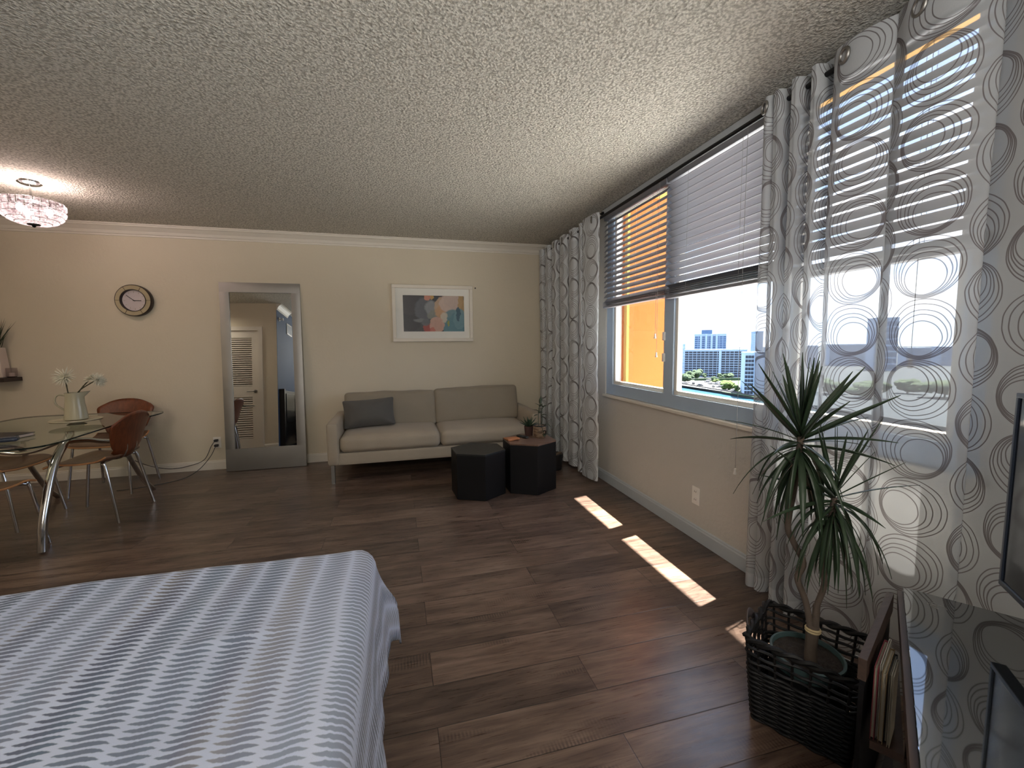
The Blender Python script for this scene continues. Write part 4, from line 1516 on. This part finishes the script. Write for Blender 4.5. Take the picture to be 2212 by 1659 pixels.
def cover(u, v):
    U = BX0 + .12 + u * (BX1 + OVX - BX0 - .12)
    V = BY0 - .22 + v * (BY1 + OVY - BY0 + .22)
    # turn the cloth over each edge
    ex, ey = BX1 - RX, BY1 - RY
    dx, dy = max(0, U - ex), max(0, V - ey)
    lo = max(0, (BY0 + RY) - V)
    d = math.hypot(dx, dy)
    z = BZ
    x, y = min(U, ex), max(min(V, ey), BY0 + RY)
    r = .055
    if d > 1e-6:
        nx, ny = dx / d, dy / d
        if d < r * PI / 2:
            out, drop = r * math.sin(d / r), r * (1 - math.cos(d / r))
        else:
            rem = d - r * PI / 2
            out, drop = r + rem * .10, r + rem * .99
            ph = (V if dx > dy else U)
            out += .006 * math.sin(ph * 15 + 1.0) * min(1, rem / .15) + .004 * math.sin(ph * 43) * min(1, rem / .2)
            if dx > 0 and dy > 0:
                out += .06 * min(1, rem / .2) * (2 * min(nx, ny)) 
        x += nx * out
        y += ny * out
        z -= drop
    elif lo > 0:
        if lo < r * PI / 2:
            y -= r * math.sin(lo / r)
            z -= r * (1 - math.cos(lo / r))
        else:
            y -= r + .05 * (lo - r * PI / 2)
            z -= r + (lo - r * PI / 2)
    top = max(0, 1 - d * 12) * max(0, 1 - lo * 12)
    q = Vector((U * 2.1, V * 2.1, .3))
    z += top * (.012 * mnoise.noise(q) + .006 * mnoise.noise(q * 3.1) + .004)
    # one soft crease
    c = (V - 1.02 - .12 * (U + .35)) / .02
    if -.55 < U < -.18:
        z += .008 * math.exp(-c * c) * math.sin((U + .55) / .37 * PI)
    return (x, y, z)


mb = MB().grid(110, 100, cover, lambda u, v: (BX0 + .12 + u * (BX1 + OVX - BX0 - .12), BY0 - .22 + v * (BY1 + OVY - BY0 + .22)))
tag(build('bedspread', mb, 'spread', solid=.006, angle=180), 'white bedspread with rows of grey blue hatching over the bed', 'bedspread')

# ------------------------------------------------------------------ basket and dracaena
BU = Vector((.857, .515, 0)).normalized()
BV = Vector((-BU.y, BU.x, 0))
BCX, BCY, BH = 1.275, 1.04, .29
bkt = thing('wicker_basket', 'black rectangular wicker basket with ribbon handles on the floor by the curtain', 'basket', (BCX, BCY, 0), math.atan2(BU.y, BU.x))


def rrect(hx, hy, r, n=6):
    out = []
    for cx, cy, a0 in ((hx - r, hy - r, 0), (-hx + r, hy - r, 90), (-hx + r, -hy + r, 180), (hx - r, -hy + r, 270)):
        for k in range(n + 1):
            a = R(a0 + 90 * k / n)
            out.append((cx + r * math.cos(a), cy + r * math.sin(a)))
    return out


def basket_wall(f):
    return rrect(.115 + .022 * f, .130 + .022 * f, .022)


# strands woven over upright stakes, with open gaps below the rim
wk = MB()
N = len(basket_wall(0))
loop = basket_wall(1)
seg_len = [0]
dense = []
for i in range(N):
    a, b = loop[i], loop[(i + 1) % N]
    L = math.hypot(b[0] - a[0], b[1] - a[1])
    m = max(1, int(L / .008))
    for k in range(m):
        dense.append((i, k / m))
nD = len(dense)


def wall_pt(idx, f):
    i, q = dense[idx % nD]
    w = basket_wall(f)
    a, b = w[i], w[(i + 1) % N]
    x, y = a[0] + (b[0] - a[0]) * q, a[1] + (b[1] - a[1]) * q
    l = math.hypot(x, y)
    return Vector((x, y, 0)), Vector((x / l, y / l, 0))


stake = 6
for rw in range(32):
    f = .02 + rw * .0292
    z = f * BH
    if rw >= 22 and rw % 3 != 0:
        continue
    pts = []
    for k in range(nD + 1):
        p, o = wall_pt(k, f)
        s_ = math.sin(PI * k / stake + (PI if rw % 2 else 0))
        pts.append(p + o * .0045 * s_ + Vector((0, 0, z)))
    wk.tube(pts, .0050, 6, cap=False)
build('weave', wk, 'wicker', bkt)
sk = MB()
for k in range(0, nD, stake):
    p0, o = wall_pt(k, 0)
    p1, o = wall_pt(k, .97)
    sk.tube([p0 + Vector((0, 0, .004)), p1 + Vector((0, 0, BH * .97))], .0042, 6)
build('stake', sk, 'wicker', bkt)
rim = MB()
for ph in (0, PI):
    pts = []
    for k in range(nD + 1):
        p, o = wall_pt(k, 1)
        pts.append(p + o * .006 * math.cos(k * .55 + ph) + Vector((0, 0, BH - .004 + .006 * math.sin(k * .55 + ph))))
    rim.tube(pts, .0075, 6, cap=False)
build('braided_rim', rim, 'wicker', bkt)
build('base', MB().prism(rrect(.112, .127, .022), .002, .012), 'wicker', bkt, smooth=False)
build('lining', MB().lathe([(0, .013)] + [(.098, .013), (.104, .06), (.108, .2)], 36), 'black', bkt)
for sg in (-1, 1):
    def rib(u, v, sg=sg):
        a = (u - .5) * PI
        y = sg * (.150 + .028 * math.cos(a))
        x = .055 * math.sin(a)
        return (x + .0, y, BH - .085 + .10 * math.cos(a) * .9 + (v - .5) * .035)
    build('handle', MB().grid(16, 3, rib), 'ribbon', bkt, solid=.004)

dr_ = thing('dracaena_plant', 'tall two-headed spiky green plant on thin bent stems standing in the wicker basket', 'plant', (BCX, BCY, .014))
dr_.rotation_euler = (0, 0, math.atan2(BU.y, BU.x))
Q = Matrix.Rotation(-math.atan2(BU.y, BU.x), 4, 'Z') @ Matrix.Translation((-BCX, -BCY, -.014))
pot = build('grow_pot', MB().lathe([(0, 0), (.085, 0), (.1015, .215), (.106, .215), (.106, .223), (.099, .225), (.096, .21)], 40), 'pot_green', dr_)
build('soil', MB().grid(20, 20, lambda u, v: ((.097 * (2 * u - 1)) * math.sqrt(1 - .5 * (2 * v - 1) ** 2), (.097 * (2 * v - 1)) * math.sqrt(1 - .5 * (2 * u - 1) ** 2), .208 + .006 * mnoise.noise(Vector((u * 9, v * 9, 0))))), 'soil', dr_)


def W(p):
    return Q @ Vector(p)


T0 = Vector((1.254, 1.007, .222))
H1, H2 = Vector((1.218, 1.052, .965)), Vector((1.276, .980, .785))
build('trunk', MB().tube([W(T0 + Vector((0, 0, -.01))), W(T0 + Vector((-.002, .002, .06))), W(T0 + Vector((0, 0, .135)))], [.020, .017, .018], 12), 'bark', dr_)
build('cut_stub', MB().tube([W(T0 + Vector((.004, -.003, .12))), W(T0 + Vector((.006, -.003, .205)))], [.011, .010], 10), 'bark', dr_)
build('tie', MB().torus(tuple(W(T0 + Vector((0, 0, .118)))), .0185, .004, (0, 0, 1), 20, 6).torus(tuple(W(T0 + Vector((0, 0, .124)))), .019, .004, (.1, 0, 1), 20, 6), 'twine', dr_)
build('stem', MB().tube([W(p) for p in arc([T0 + Vector((-.004, .004, .12)), (1.238, 1.024, .432), (1.222, 1.042, .50), (1.232, 1.034, .557), (1.214, 1.058, .62), (1.203, 1.070, .67), (1.210, 1.060, .80), H1], 6)], [.0095] * 43, 10), 'bark', dr_)
build('stem', MB().tube([W(p) for p in arc([T0 + Vector((.006, -.006, .12)), (1.258, 1.002, .42), (1.268, .990, .50), (1.264, .995, .575), (1.274, .984, .635), (1.272, .984, .70), H2], 6)], [.0085] * 37, 10), 'bark', dr_)


def head(c, n, lmin, lmax, w, seed, up):
    r_ = random.Random(seed)
    mb = MB()
    for k in range(n):
        f = (k + .5) / n
        a = k * 2.39996 + r_.uniform(-.25, .25)
        el = (86 - 82 * (f / up) ** 1.15 if f < up else 2 - 58 * (f - up) / (1 - up)) + r_.uniform(-7, 7)
        L = r_.uniform(lmin, lmax)
        droop = .06 if el > 25 else (.35 if el > 2 else 2.3)
        d = Vector((math.cos(a) * math.cos(R(el)), math.sin(a) * math.cos(R(el)), math.sin(R(el))))
        leaf(mb, W(c + Vector((0, 0, .02 - .10 * f))) , Q.to_3x3() @ d, (0, 0, 1), L, w * r_.uniform(.75, 1.1), droop * r_.uniform(.6, 1.3), 9, .16, .45, r_.uniform(-1.1, 1.1))
    return mb


build('leaf_head', head(H1, 62, .20, .275, .0195, 3, .48), 'leaf_dark', dr_, solid=.0012, angle=60)
build('leaf_head', head(H2, 58, .19, .27, .0135, 8, .30), 'leaf_dark', dr_, solid=.0010, angle=60)

# ------------------------------------------------------------------ television stand, bookcase and television
SZ = .52
A = Vector((1.450, .891, 0))            # far left corner of the glass top
U_ = Vector((.823, .568, 0)).normalized()  # along the left edge, towards the corner
V_ = Vector((U_.y, -U_.x, 0))           # along the far edge, towards the wall side
sd = thing('television_stand', 'low television stand with a glossy black glass top below the curtain', 'stand', (A.x, A.y, 0), math.atan2(U_.y, U_.x))
LG, DP = 1.20, .32                      # local x along the edge (negative towards camera), local y negative to the right
build('glass_top', MB().box((-LG, -DP, SZ - .012), (0, 0, SZ)), 'black_glass', sd, smooth=False, bevel=.0015)
build('edge_board', MB().box((-LG, -.028, SZ - .045), (-.002, .012, SZ - .0125)), 'stand_wood', sd, smooth=False, bevel=.001)
build('side_panel', MB().box((-.03, -DP + .01, .0), (-.004, -.03, SZ - .0125)), 'stand_wood', sd, smooth=False)
build('side_panel', MB().box((-LG + .004, -DP + .01, .0), (-LG + .03, -.03, SZ - .0125)), 'stand_wood', sd, smooth=False)
build('lower_shelf', MB().box((-LG + .03, -DP + .01, .10), (-.03, -.03, .12)), 'black_glass', sd, smooth=False)
# etched white mark in the corner of the glass
mkb = MB()


def stroke(pts, r=.0011):
    mkb.tube([(-.055 + (x + .055) * .62, -.048 + (y + .048) * .62, SZ + .0004) for x, y in arc2(pts)], r * .6, 5)


def arc2(pts):
    return [(p.x, p.y) for p in arc([(a, b, 0) for a, b in pts], 6)]


stroke([(-.060, -.052), (-.052, -.062), (-.056, -.080), (-.068, -.078), (-.066, -.062)])
stroke([(-.060, -.052), (-.072, -.050), (-.076, -.054)])
stroke([(-.080, -.060), (-.074, -.072), (-.082, -.078), (-.088, -.070)])
stroke([(-.090, -.058), (-.084, -.068), (-.094, -.076), (-.100, -.084)])
stroke([(-.098, -.060), (-.094, -.070), (-.104, -.082)])
stroke([(-.060, -.084), (-.066, -.105), (-.086, -.112)], .0005)
build('etched_mark', mkb, 'cord_grey', sd)

bc0 = A - U_ * .01 + Vector((0, 0, 0))
bcs = thing('bookcase', 'low open brown wooden book bay wedged between the basket and the television stand', 'bookcase', (0, 0, 0))
P0, P1 = Vector((1.417, .892, 0)), Vector((1.055, .709, 0))
dv = (P1 - P0)
nrm = Vector((-dv.y, dv.x, 0)).normalized()
if nrm.dot(Vector((-.5, .86, 0))) < 0:
    nrm = -nrm
build('shade_panel', MB().obox(P0 + dv * .02 + nrm * .004 + Vector((0, 0, .01)), dv * .96, nrm * .010, (0, 0, .42)), 'black', bcs, smooth=False)  # black sheet added to darken the bay and stop sunlight under it
build('side_board', MB().obox(P0 + Vector((0, 0, .448)), dv, nrm * .017, (0, 0, .055)), 'stand_wood', bcs, smooth=False, bevel=.001)
fl = [P0, P1, P1 + V_ * .098, A - U_ * .06 + V_ * .0]
fl = [(1.50, .918), (1.08, .712), (1.128, .668), (1.512, .93)]
build('bottom_board', MB().prism([(1.395, .866), (1.07, .702), (1.105, .652), (1.38, .842)], .02, .04), 'stand_wood', bcs, smooth=False)
build('shelf_board', MB().prism([(1.395, .866), (1.07, .702), (1.105, .652), (1.38, .842)], .28, .30), 'stand_wood', bcs, smooth=False)
# books on edge in the bay
bang = math.atan2(U_.y, U_.x)
RU = -dv.normalized()
RV = Vector((RU.y, -RU.x, 0))
rang = math.atan2(RU.y, RU.x)
for k, (dx, off, L, th, h, c, lab) in enumerate([
        (.0, .0, .14, .008, .185, (150, 44, 58), 'slim red book standing in the brown book bay'),
        (.01, .0088, .135, .005, .19, (206, 200, 186), 'thin white book standing beside the red one in the book bay'),
        (.0, .0146, .12, .009, .18, (150, 124, 84), 'tan book standing in the middle of the book bay'),
        (.01, .0244, .10, .006, .175, (46, 40, 38), 'dark thin book between the tan and the cream books'),
        (.0, .0308, .08, .0055, .18, (190, 180, 160), 'cream book standing closest to the glass top in the book bay')]):
    p = Vector((1.072, .708, .302)) + RU * dx + RV * (off + .003)
    t = thing('book', lab, 'book', p, rang, group='books in the brown book bay')
    nm = 'book_cover_%d' % k
    M[nm] = plain(nm, rgb(*[v * .72 for v in c]), .7, var=.15, vscale=30)
    build('cover', MB().box((0, -th, 0), (L, -th + .0015, h)).box((0, -.0015, 0), (L, 0, h)).box((L - .002, -th, 0), (L, 0, h)), nm, t, smooth=False)
    build('pages', MB().box((.003, -th + .0016, .004), (L - .0022, -.0016, h - .004)), 'book_pages', t, smooth=False)
cb = thing('cardboard_box', 'small grey brown box standing low between the basket and the books', 'box', (.995, .665, 0), bang)
build('carton', MB().box((-.10, -.03, .002), (.02, .015, .20)), 'carton', cb, smooth=False, bevel=.002)
build('flap', MB().box((-.10, -.03, .2005), (.02, -.009, .203)).box((-.10, -.007, .2005), (.02, .015, .203)), 'carton', cb, smooth=False)
yo = thing('yellow_toy', 'dull yellow rounded toy lying low in the dark beside the basket', 'toy', (.895, .575, .0))
build('body', MB().ellipsoid((0, 0, .05), (.035, .03, .05), 18, 12), 'yellow_obj', yo)
build('neck', MB().tube([(.02, -.005, .06), (.06, -.02, .055)], [.016, .011], 12), 'yellow_obj', yo)

tvp = Vector((1.492, .707, 0))
TD = Vector((.70, .714, 0)).normalized()
tv = thing('television', 'flat black television on the glossy stand, cut by the right picture edge', 'television', (tvp.x, tvp.y, SZ), math.atan2(TD.y, TD.x))
TW, THt, TB = .84, .50, .108
tilt = Matrix.Identity(4)
build('bezel', MB().box((-TW, -.03, TB), (0, 0, TB + .014)).box((-TW, -.03, TB + THt - .012), (0, 0, TB + THt)).box((-TW, -.03, TB + .014), (-TW + .012, 0, TB + THt - .012)).box((-.012, -.03, TB + .014), (0, 0, TB + THt - .012)), 'tv_bezel', tv, smooth=False, bevel=.002)
build('screen', MB().box((-TW + .012, -.026, TB + .014), (-.012, -.004, TB + THt - .012)), 'tv_screen', tv, smooth=False)
build('rear_shell', MB().box((-TW + .06, -.07, TB + .05), (-.06, -.03, TB + THt - .1)), 'plastic_black', tv, smooth=False, bevel=.01)
for x in (-.42, -.70):
    build('foot', MB().tube([(x, .07, .006), (x, -.015, TB + .01), (x, -.10, .006)], .006, 8), 'plastic_black', tv)


# ------------------------------------------------------------------ the far shore
ZW = -28.0


def G(px, py, z=ZW + 1.5):
    return on_z(px, py, z)


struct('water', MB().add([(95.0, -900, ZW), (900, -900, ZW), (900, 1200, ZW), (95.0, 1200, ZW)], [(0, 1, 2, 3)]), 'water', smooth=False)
b1, b2 = G(1469, 833, ZW), G(1625, 861, ZW)
bdv = (b2 - b1).normalized()
e1, e2 = b1 - bdv * 60, b2 + bdv * 900
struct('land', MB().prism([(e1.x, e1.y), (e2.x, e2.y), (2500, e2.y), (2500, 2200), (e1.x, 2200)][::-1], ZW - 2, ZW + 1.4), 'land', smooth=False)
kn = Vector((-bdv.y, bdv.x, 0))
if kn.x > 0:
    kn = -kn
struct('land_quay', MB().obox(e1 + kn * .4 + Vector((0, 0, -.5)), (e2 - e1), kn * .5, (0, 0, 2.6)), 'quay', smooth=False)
kin = -kn


def strip(name, pts, mat, z):
    struct(name, MB().prism([(p.x, p.y) for p in pts], z, z + .12), mat, smooth=False)


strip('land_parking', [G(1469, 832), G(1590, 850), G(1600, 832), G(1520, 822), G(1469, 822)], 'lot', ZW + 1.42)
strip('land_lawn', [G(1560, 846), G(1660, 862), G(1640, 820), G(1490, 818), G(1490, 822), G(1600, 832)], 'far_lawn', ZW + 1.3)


def place(px, base, top, depth_scale=1.0):
    p = G(px, base)
    d = Vector((p.x, p.y, 0))
    z = EYE.z + ((ray(px, top) * (d.length / math.hypot(ray(px, top).x, ray(px, top).y))).z)
    return p, z


def tower(name, label, pxl, pxr, base, top, deep, cols, rows, mats, mode='grid', first=None, pad=.06):
    """Front face between two picture columns, standing on the shore at picture row base."""
    pl_, z1 = place(pxl, base, top)
    dirv = Vector((.80, -.60, 0)).normalized()
    # meet the sight line of the right edge along the facade direction
    rr = ray(pxr, base)
    rr = Vector((rr.x, rr.y))
    det = dirv.x * (-rr.y) - dirv.y * (-rr.x)
    k = (-pl_.x * -rr.y - -pl_.y * -rr.x) / det
    w = k
    t = thing(name, label, 'building', (pl_.x, pl_.y, ZW + 1.4), math.atan2(dirv.y, dirv.x))
    h = z1 - ZW - 1.4
    build('wall', MB().box((0, 0, 0), (w, deep, h)), mats[0], t, smooth=False)
    me = None
    cw, rh = w / cols, h * .96 / rows
    cnt = 0
    extra = MB()
    for r in range(rows - 1, -1, -1):
        for c in range(cols):
            x0, x1 = c * cw + cw * pad, (c + 1) * cw - cw * pad
            z0, zz = r * rh + rh * .22, (r + 1) * rh - rh * .04
            if cnt < 100:
                if me is None:
                    o = build('window', MB().box((0, -.15, 0), (x1 - x0, .02, zz - z0)), mats[1], t, smooth=False)
                    me = o
                else:
                    o = me.copy()
                    COL.objects.link(o)
                    o.parent = t
                o.location = (x0, 0, z0)
            else:
                extra.box((x0, -.15, z0), (x1, .02, zz))
            cnt += 1
    if extra.v:
        o = build('window_rows', extra, mats[1], t, smooth=False)
        o['kind'] = 'stuff'
    rf = build('roof', MB().box((-.2, -.3, h), (w + .2, deep, h + h * .03)), mats[0], t, smooth=False)
    return t, w, h


t, w, h = tower('apartment_block', 'long pale blue ten-floor apartment block across the water', 1478, 1612, 813, 757, 22, 15, 11, ('far_wall', 'far_glass'))
build('stair_tower', MB().box((w * .56, -.8, 0), (w * .60, .0, h * 1.03)), 'far_wall', t, smooth=False)
t, w, h = tower('tower_block', 'taller pale blue tower block rising behind the long apartment block', 1499, 1567, 796, 724, 30, 9, 16, ('far_wall', 'far_glass2'))
for f in (.20, .37, .54, .70):
    build('pier', MB().box((w * f - 1.0, -1.2, 0), (w * f + 1.0, 0, h * 1.02)), 'far_wall', t, smooth=False)
build('penthouse', MB().box((w * .22, 3, h), (w * .56, 20, h * 1.15)), 'far_glass2', t, smooth=False)
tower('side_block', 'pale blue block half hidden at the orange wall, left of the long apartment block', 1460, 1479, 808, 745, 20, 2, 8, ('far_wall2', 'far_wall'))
t, w, h = tower('corner_block', 'near pale blue apartment wing at the right, beside the bright green tree', 1607, 1626, 852, 764, 18, 3, 10, ('far_wall', 'far_glass'))
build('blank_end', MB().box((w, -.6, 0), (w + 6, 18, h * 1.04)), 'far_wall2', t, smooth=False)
tower('slim_tower', 'slim pale blue tower far away at the right edge of the clear window', 1625, 1646, 790, 718, 20, 4, 18, ('far_wall2', 'far_wall'))
for k, (pl_, pr_, ba, to) in enumerate([(1655, 1700, 800, 752), (1715, 1765, 795, 748), (1790, 1870, 790, 745), (1885, 1935, 800, 690), (1955, 2010, 790, 752), (2030, 2110, 790, 750)]):
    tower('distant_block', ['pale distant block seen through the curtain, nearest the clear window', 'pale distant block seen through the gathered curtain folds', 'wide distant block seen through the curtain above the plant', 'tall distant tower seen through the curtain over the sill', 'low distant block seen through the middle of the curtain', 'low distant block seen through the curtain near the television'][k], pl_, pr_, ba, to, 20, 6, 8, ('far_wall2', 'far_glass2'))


def tree(px, base, top, wpx, lite, label, squash=1.0):
    p, z1 = place(px, base, top)
    h = z1 - ZW - 1.4
    depth = Vector((p.x, p.y, p.z - EYE.z)).dot(FWD)
    rw = wpx * depth / FPX / 2
    t = thing('shore_tree', label, 'tree', (p.x, p.y, ZW + 1.4), 0, 'trees on the far shore')
    build('trunk', MB().tube([(0, 0, 0), (.1, 0, h * .5)], [h * .05, h * .03], 8), 'far_trunk', t)
    mb = MB()
    r_ = random.Random(int(px * 3 + base))
    for k in range(15):
        a = r_.uniform(0, 2 * PI)
        q = r_.uniform(0, .72)
        rr = r_.uniform(.28, .46)
        mb.ellipsoid((math.cos(a) * q * rw, math.sin(a) * q * rw, h * r_.uniform(.26, .76)), (rr * rw, rr * rw, rr * h * .5), 10, 7)
    mb.v = [tuple(Vector(v) + Vector((1, 1, 1)) * mnoise.noise(Vector(v) * .9) * rw * .12) for v in mb.v]
    build('crown', mb, 'far_tree_lite' if lite else 'far_tree', t)


for a in [(1478, 826, 804, 30, 0, 'dark tree at the left shore next to the orange wall'), (1503, 819, 794, 34, 0, 'tall dark tree in front of the left part of the long block'), (1490, 820, 800, 22, 0, 'small dark tree between two taller trees on the left shore'),
          (1522, 817, 805, 14, 0, 'small round tree before the long block, right of the tall one'), (1541, 824, 812, 14, 0, 'small pale tree beside the parking lot'), (1556, 818, 805, 16, 0, 'thin palm-like tree before the middle of the long block'),
          (1574, 816, 804, 26, 0, 'round dark tree before the right half of the long block'), (1573, 842, 821, 40, 1, 'wide bright green tree on the near shore lawn'), (1590, 846, 830, 15, 1, 'small bright green tree next to the corner wing'), (1546, 826, 818, 14, 1, 'little light green tree behind the parked cars'),
          (1700, 830, 806, 60, 0, 'dark tree seen through the gathered curtain'), (1790, 850, 818, 70, 0, 'dark tree seen through the curtain beside the plant top'), (1880, 860, 822, 80, 0, 'wide dark tree seen through the curtain behind the plant'), (1960, 850, 815, 70, 0, 'dark tree seen through the middle of the curtain'), (2040, 860, 822, 80, 0, 'dark tree seen through the curtain near the television')]:
    tree(*a)
hg = G(1504, 822.5)
hg2 = G(1606, 821.5)
tag(build('hedge', MB().obox(hg + Vector((0, 0, -.1)), hg2 - hg, (0, 2.0, 0), (0, 0, 1.8)), 'far_tree'), 'long low clipped hedge in front of the apartment block', 'hedge')
# parked cars
car0 = None
cars = [(1480, 829), (1498, 830), (1512, 834), (1528, 826), (1535, 830), (1541, 836), (1548, 831), (1555, 837), (1560, 832), (1566, 839), (1532, 823), (1571, 836), (1586, 845), (1552, 828)]
cb_ = MB().softbox((0, 0, .55), (4.3, 1.8, .75), .2, 4).softbox((-.2, 0, 1.15), (2.3, 1.6, .6), .25, 4)
cdata = {}
for k, (px, py) in enumerate(cars):
    col = 'car_dark' if k in (1, 2, 9) else 'car_white'
    p = G(px, py, ZW + 1.56)
    if col not in cdata:
        o = build('parked_car', cb_, col)
        cdata[col] = o
    else:
        o = cdata[col].copy()
        COL.objects.link(o)
    o.location = (p.x, p.y, ZW + 1.56)
    o.rotation_euler = (0, 0, R((k * 47) % 180))
    tag(o, 'tiny dark car parked on the far shore lot' if col == 'car_dark' else 'tiny white car parked on the far shore lot', 'car', 'white cars on the far shore lot' if col == 'car_white' else 'dark cars on the far shore lot')

# ------------------------------------------------------------------ light
wd = bpy.data.worlds.new('sky')
scn.world = wd
wd.use_nodes = True
wt = wd.node_tree
wt.nodes.clear()


def wn_(typ, **kw):
    nd = wt.nodes.new(typ)
    for k, v in kw.items():
        setattr(nd, k, v)
    return nd


wo = wn_('ShaderNodeOutputWorld')
bg = wn_('ShaderNodeBackground')
tc = wn_('ShaderNodeTexCoord')
sx = wn_('ShaderNodeSeparateXYZ')
wt.links.new(tc.outputs['Generated'], sx.inputs[0])
cr_ = wn_('ShaderNodeValToRGB')
wt.links.new(sx.outputs[2], cr_.inputs[0])
ce = cr_.color_ramp.elements
ce[0].position, ce[0].color = 0.0, (.68, .83, 1.02, 1)
ce[1].position, ce[1].color = 0.5, (.34, .49, .80, 1)
e_ = ce.new(.12)
e_.color = (.50, .68, .97, 1)
mp = wn_('ShaderNodeMapping')
mp.inputs['Scale'].default_value = (3.2, 3.2, 9)
wt.links.new(tc.outputs['Generated'], mp.inputs[0])
nz = wn_('ShaderNodeTexNoise')
nz.inputs['Scale'].default_value = 1.4
nz.inputs['Detail'].default_value = 7
nz.inputs['Roughness'].default_value = .6
wt.links.new(mp.outputs[0], nz.inputs['Vector'])
mr = wn_('ShaderNodeMapRange', interpolation_type='SMOOTHSTEP')
mr.inputs[1].default_value = .44
mr.inputs[2].default_value = .66
wt.links.new(nz.outputs[0], mr.inputs[0])
mx = wn_('ShaderNodeMix', data_type='RGBA')
wt.links.new(mr.outputs[0], mx.inputs[0])
wt.links.new(cr_.outputs[0], mx.inputs[6])
mx.inputs[7].default_value = (1.05, 1.08, 1.12, 1)
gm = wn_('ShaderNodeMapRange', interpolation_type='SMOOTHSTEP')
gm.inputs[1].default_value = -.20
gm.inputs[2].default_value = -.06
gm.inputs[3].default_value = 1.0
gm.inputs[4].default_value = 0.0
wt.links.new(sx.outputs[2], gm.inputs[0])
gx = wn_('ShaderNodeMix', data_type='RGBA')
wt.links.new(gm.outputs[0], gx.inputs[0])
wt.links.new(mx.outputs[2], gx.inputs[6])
gx.inputs[7].default_value = (2.0, 1.95, 1.82, 1)   # glow added below the horizon to brighten the ceiling; no ground modelled there
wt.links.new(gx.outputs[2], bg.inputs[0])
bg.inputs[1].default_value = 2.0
wt.links.new(bg.outputs[0], wo.inputs[0])

sun = bpy.data.lights.new('sun', 'SUN')
sun.energy = 24
sun.angle = R(.6)
sun.color = (1, .94, .84)
so_ = bpy.data.objects.new('sun', sun)
COL.objects.link(so_)
so_.rotation_euler = Vector((-1, -.27, -2.6)).to_track_quat('-Z', 'Y').to_euler()


def area(name, loc, target, sx_, sy__, power, col, portal=False, spread=180):
    a = bpy.data.lights.new(name, 'AREA')
    a.shape = 'RECTANGLE'
    a.size, a.size_y = sx_, sy__
    a.energy = power
    a.color = col
    a.spread = R(spread)
    if portal:
        a.cycles.is_portal = True
    o = bpy.data.objects.new(name, a)
    COL.objects.link(o)
    o.location = loc
    o.rotation_euler = (Vector(target) - Vector(loc)).to_track_quat('-Z', 'Y').to_euler()
    return o


area('window_portal', (XW + .1, 2.2, 1.6), (0, 2.2, 1.6), 2.7, 1.7, 1, (1, 1, 1), True)
# unseen fill lights added to brighten the room and ceiling; no lamps stand there
area('room_fill', (-.5, -1.6, 2.38), (-.5, -.6, 0), 1.6, .9, 34, (1, .93, .84))
area('ceiling_fill', (-.3, -1.5, 1.25), (-.2, -.4, 2.7), 1.8, .8, 19, (1, .98, .94), spread=125)
area('closet_fill', (-3.2, 2.3, 2.2), (-3.2, 2.2, 0), .5, .3, 5, (1, .86, .7))

scn.view_settings.view_transform = 'Standard'
scn.view_settings.look = 'None'
scn.view_settings.exposure = 1.27
scn.cycles.transparent_max_bounces = 14
scn.cycles.max_bounces = 7
scn.cycles.diffuse_bounces = 4
scn.cycles.glossy_bounces = 3
scn.cycles.use_adaptive_sampling = True
scn.cycles.adaptive_threshold = 0.15
scn.cycles.sample_clamp_indirect = 6
scn.cycles.use_denoising = True
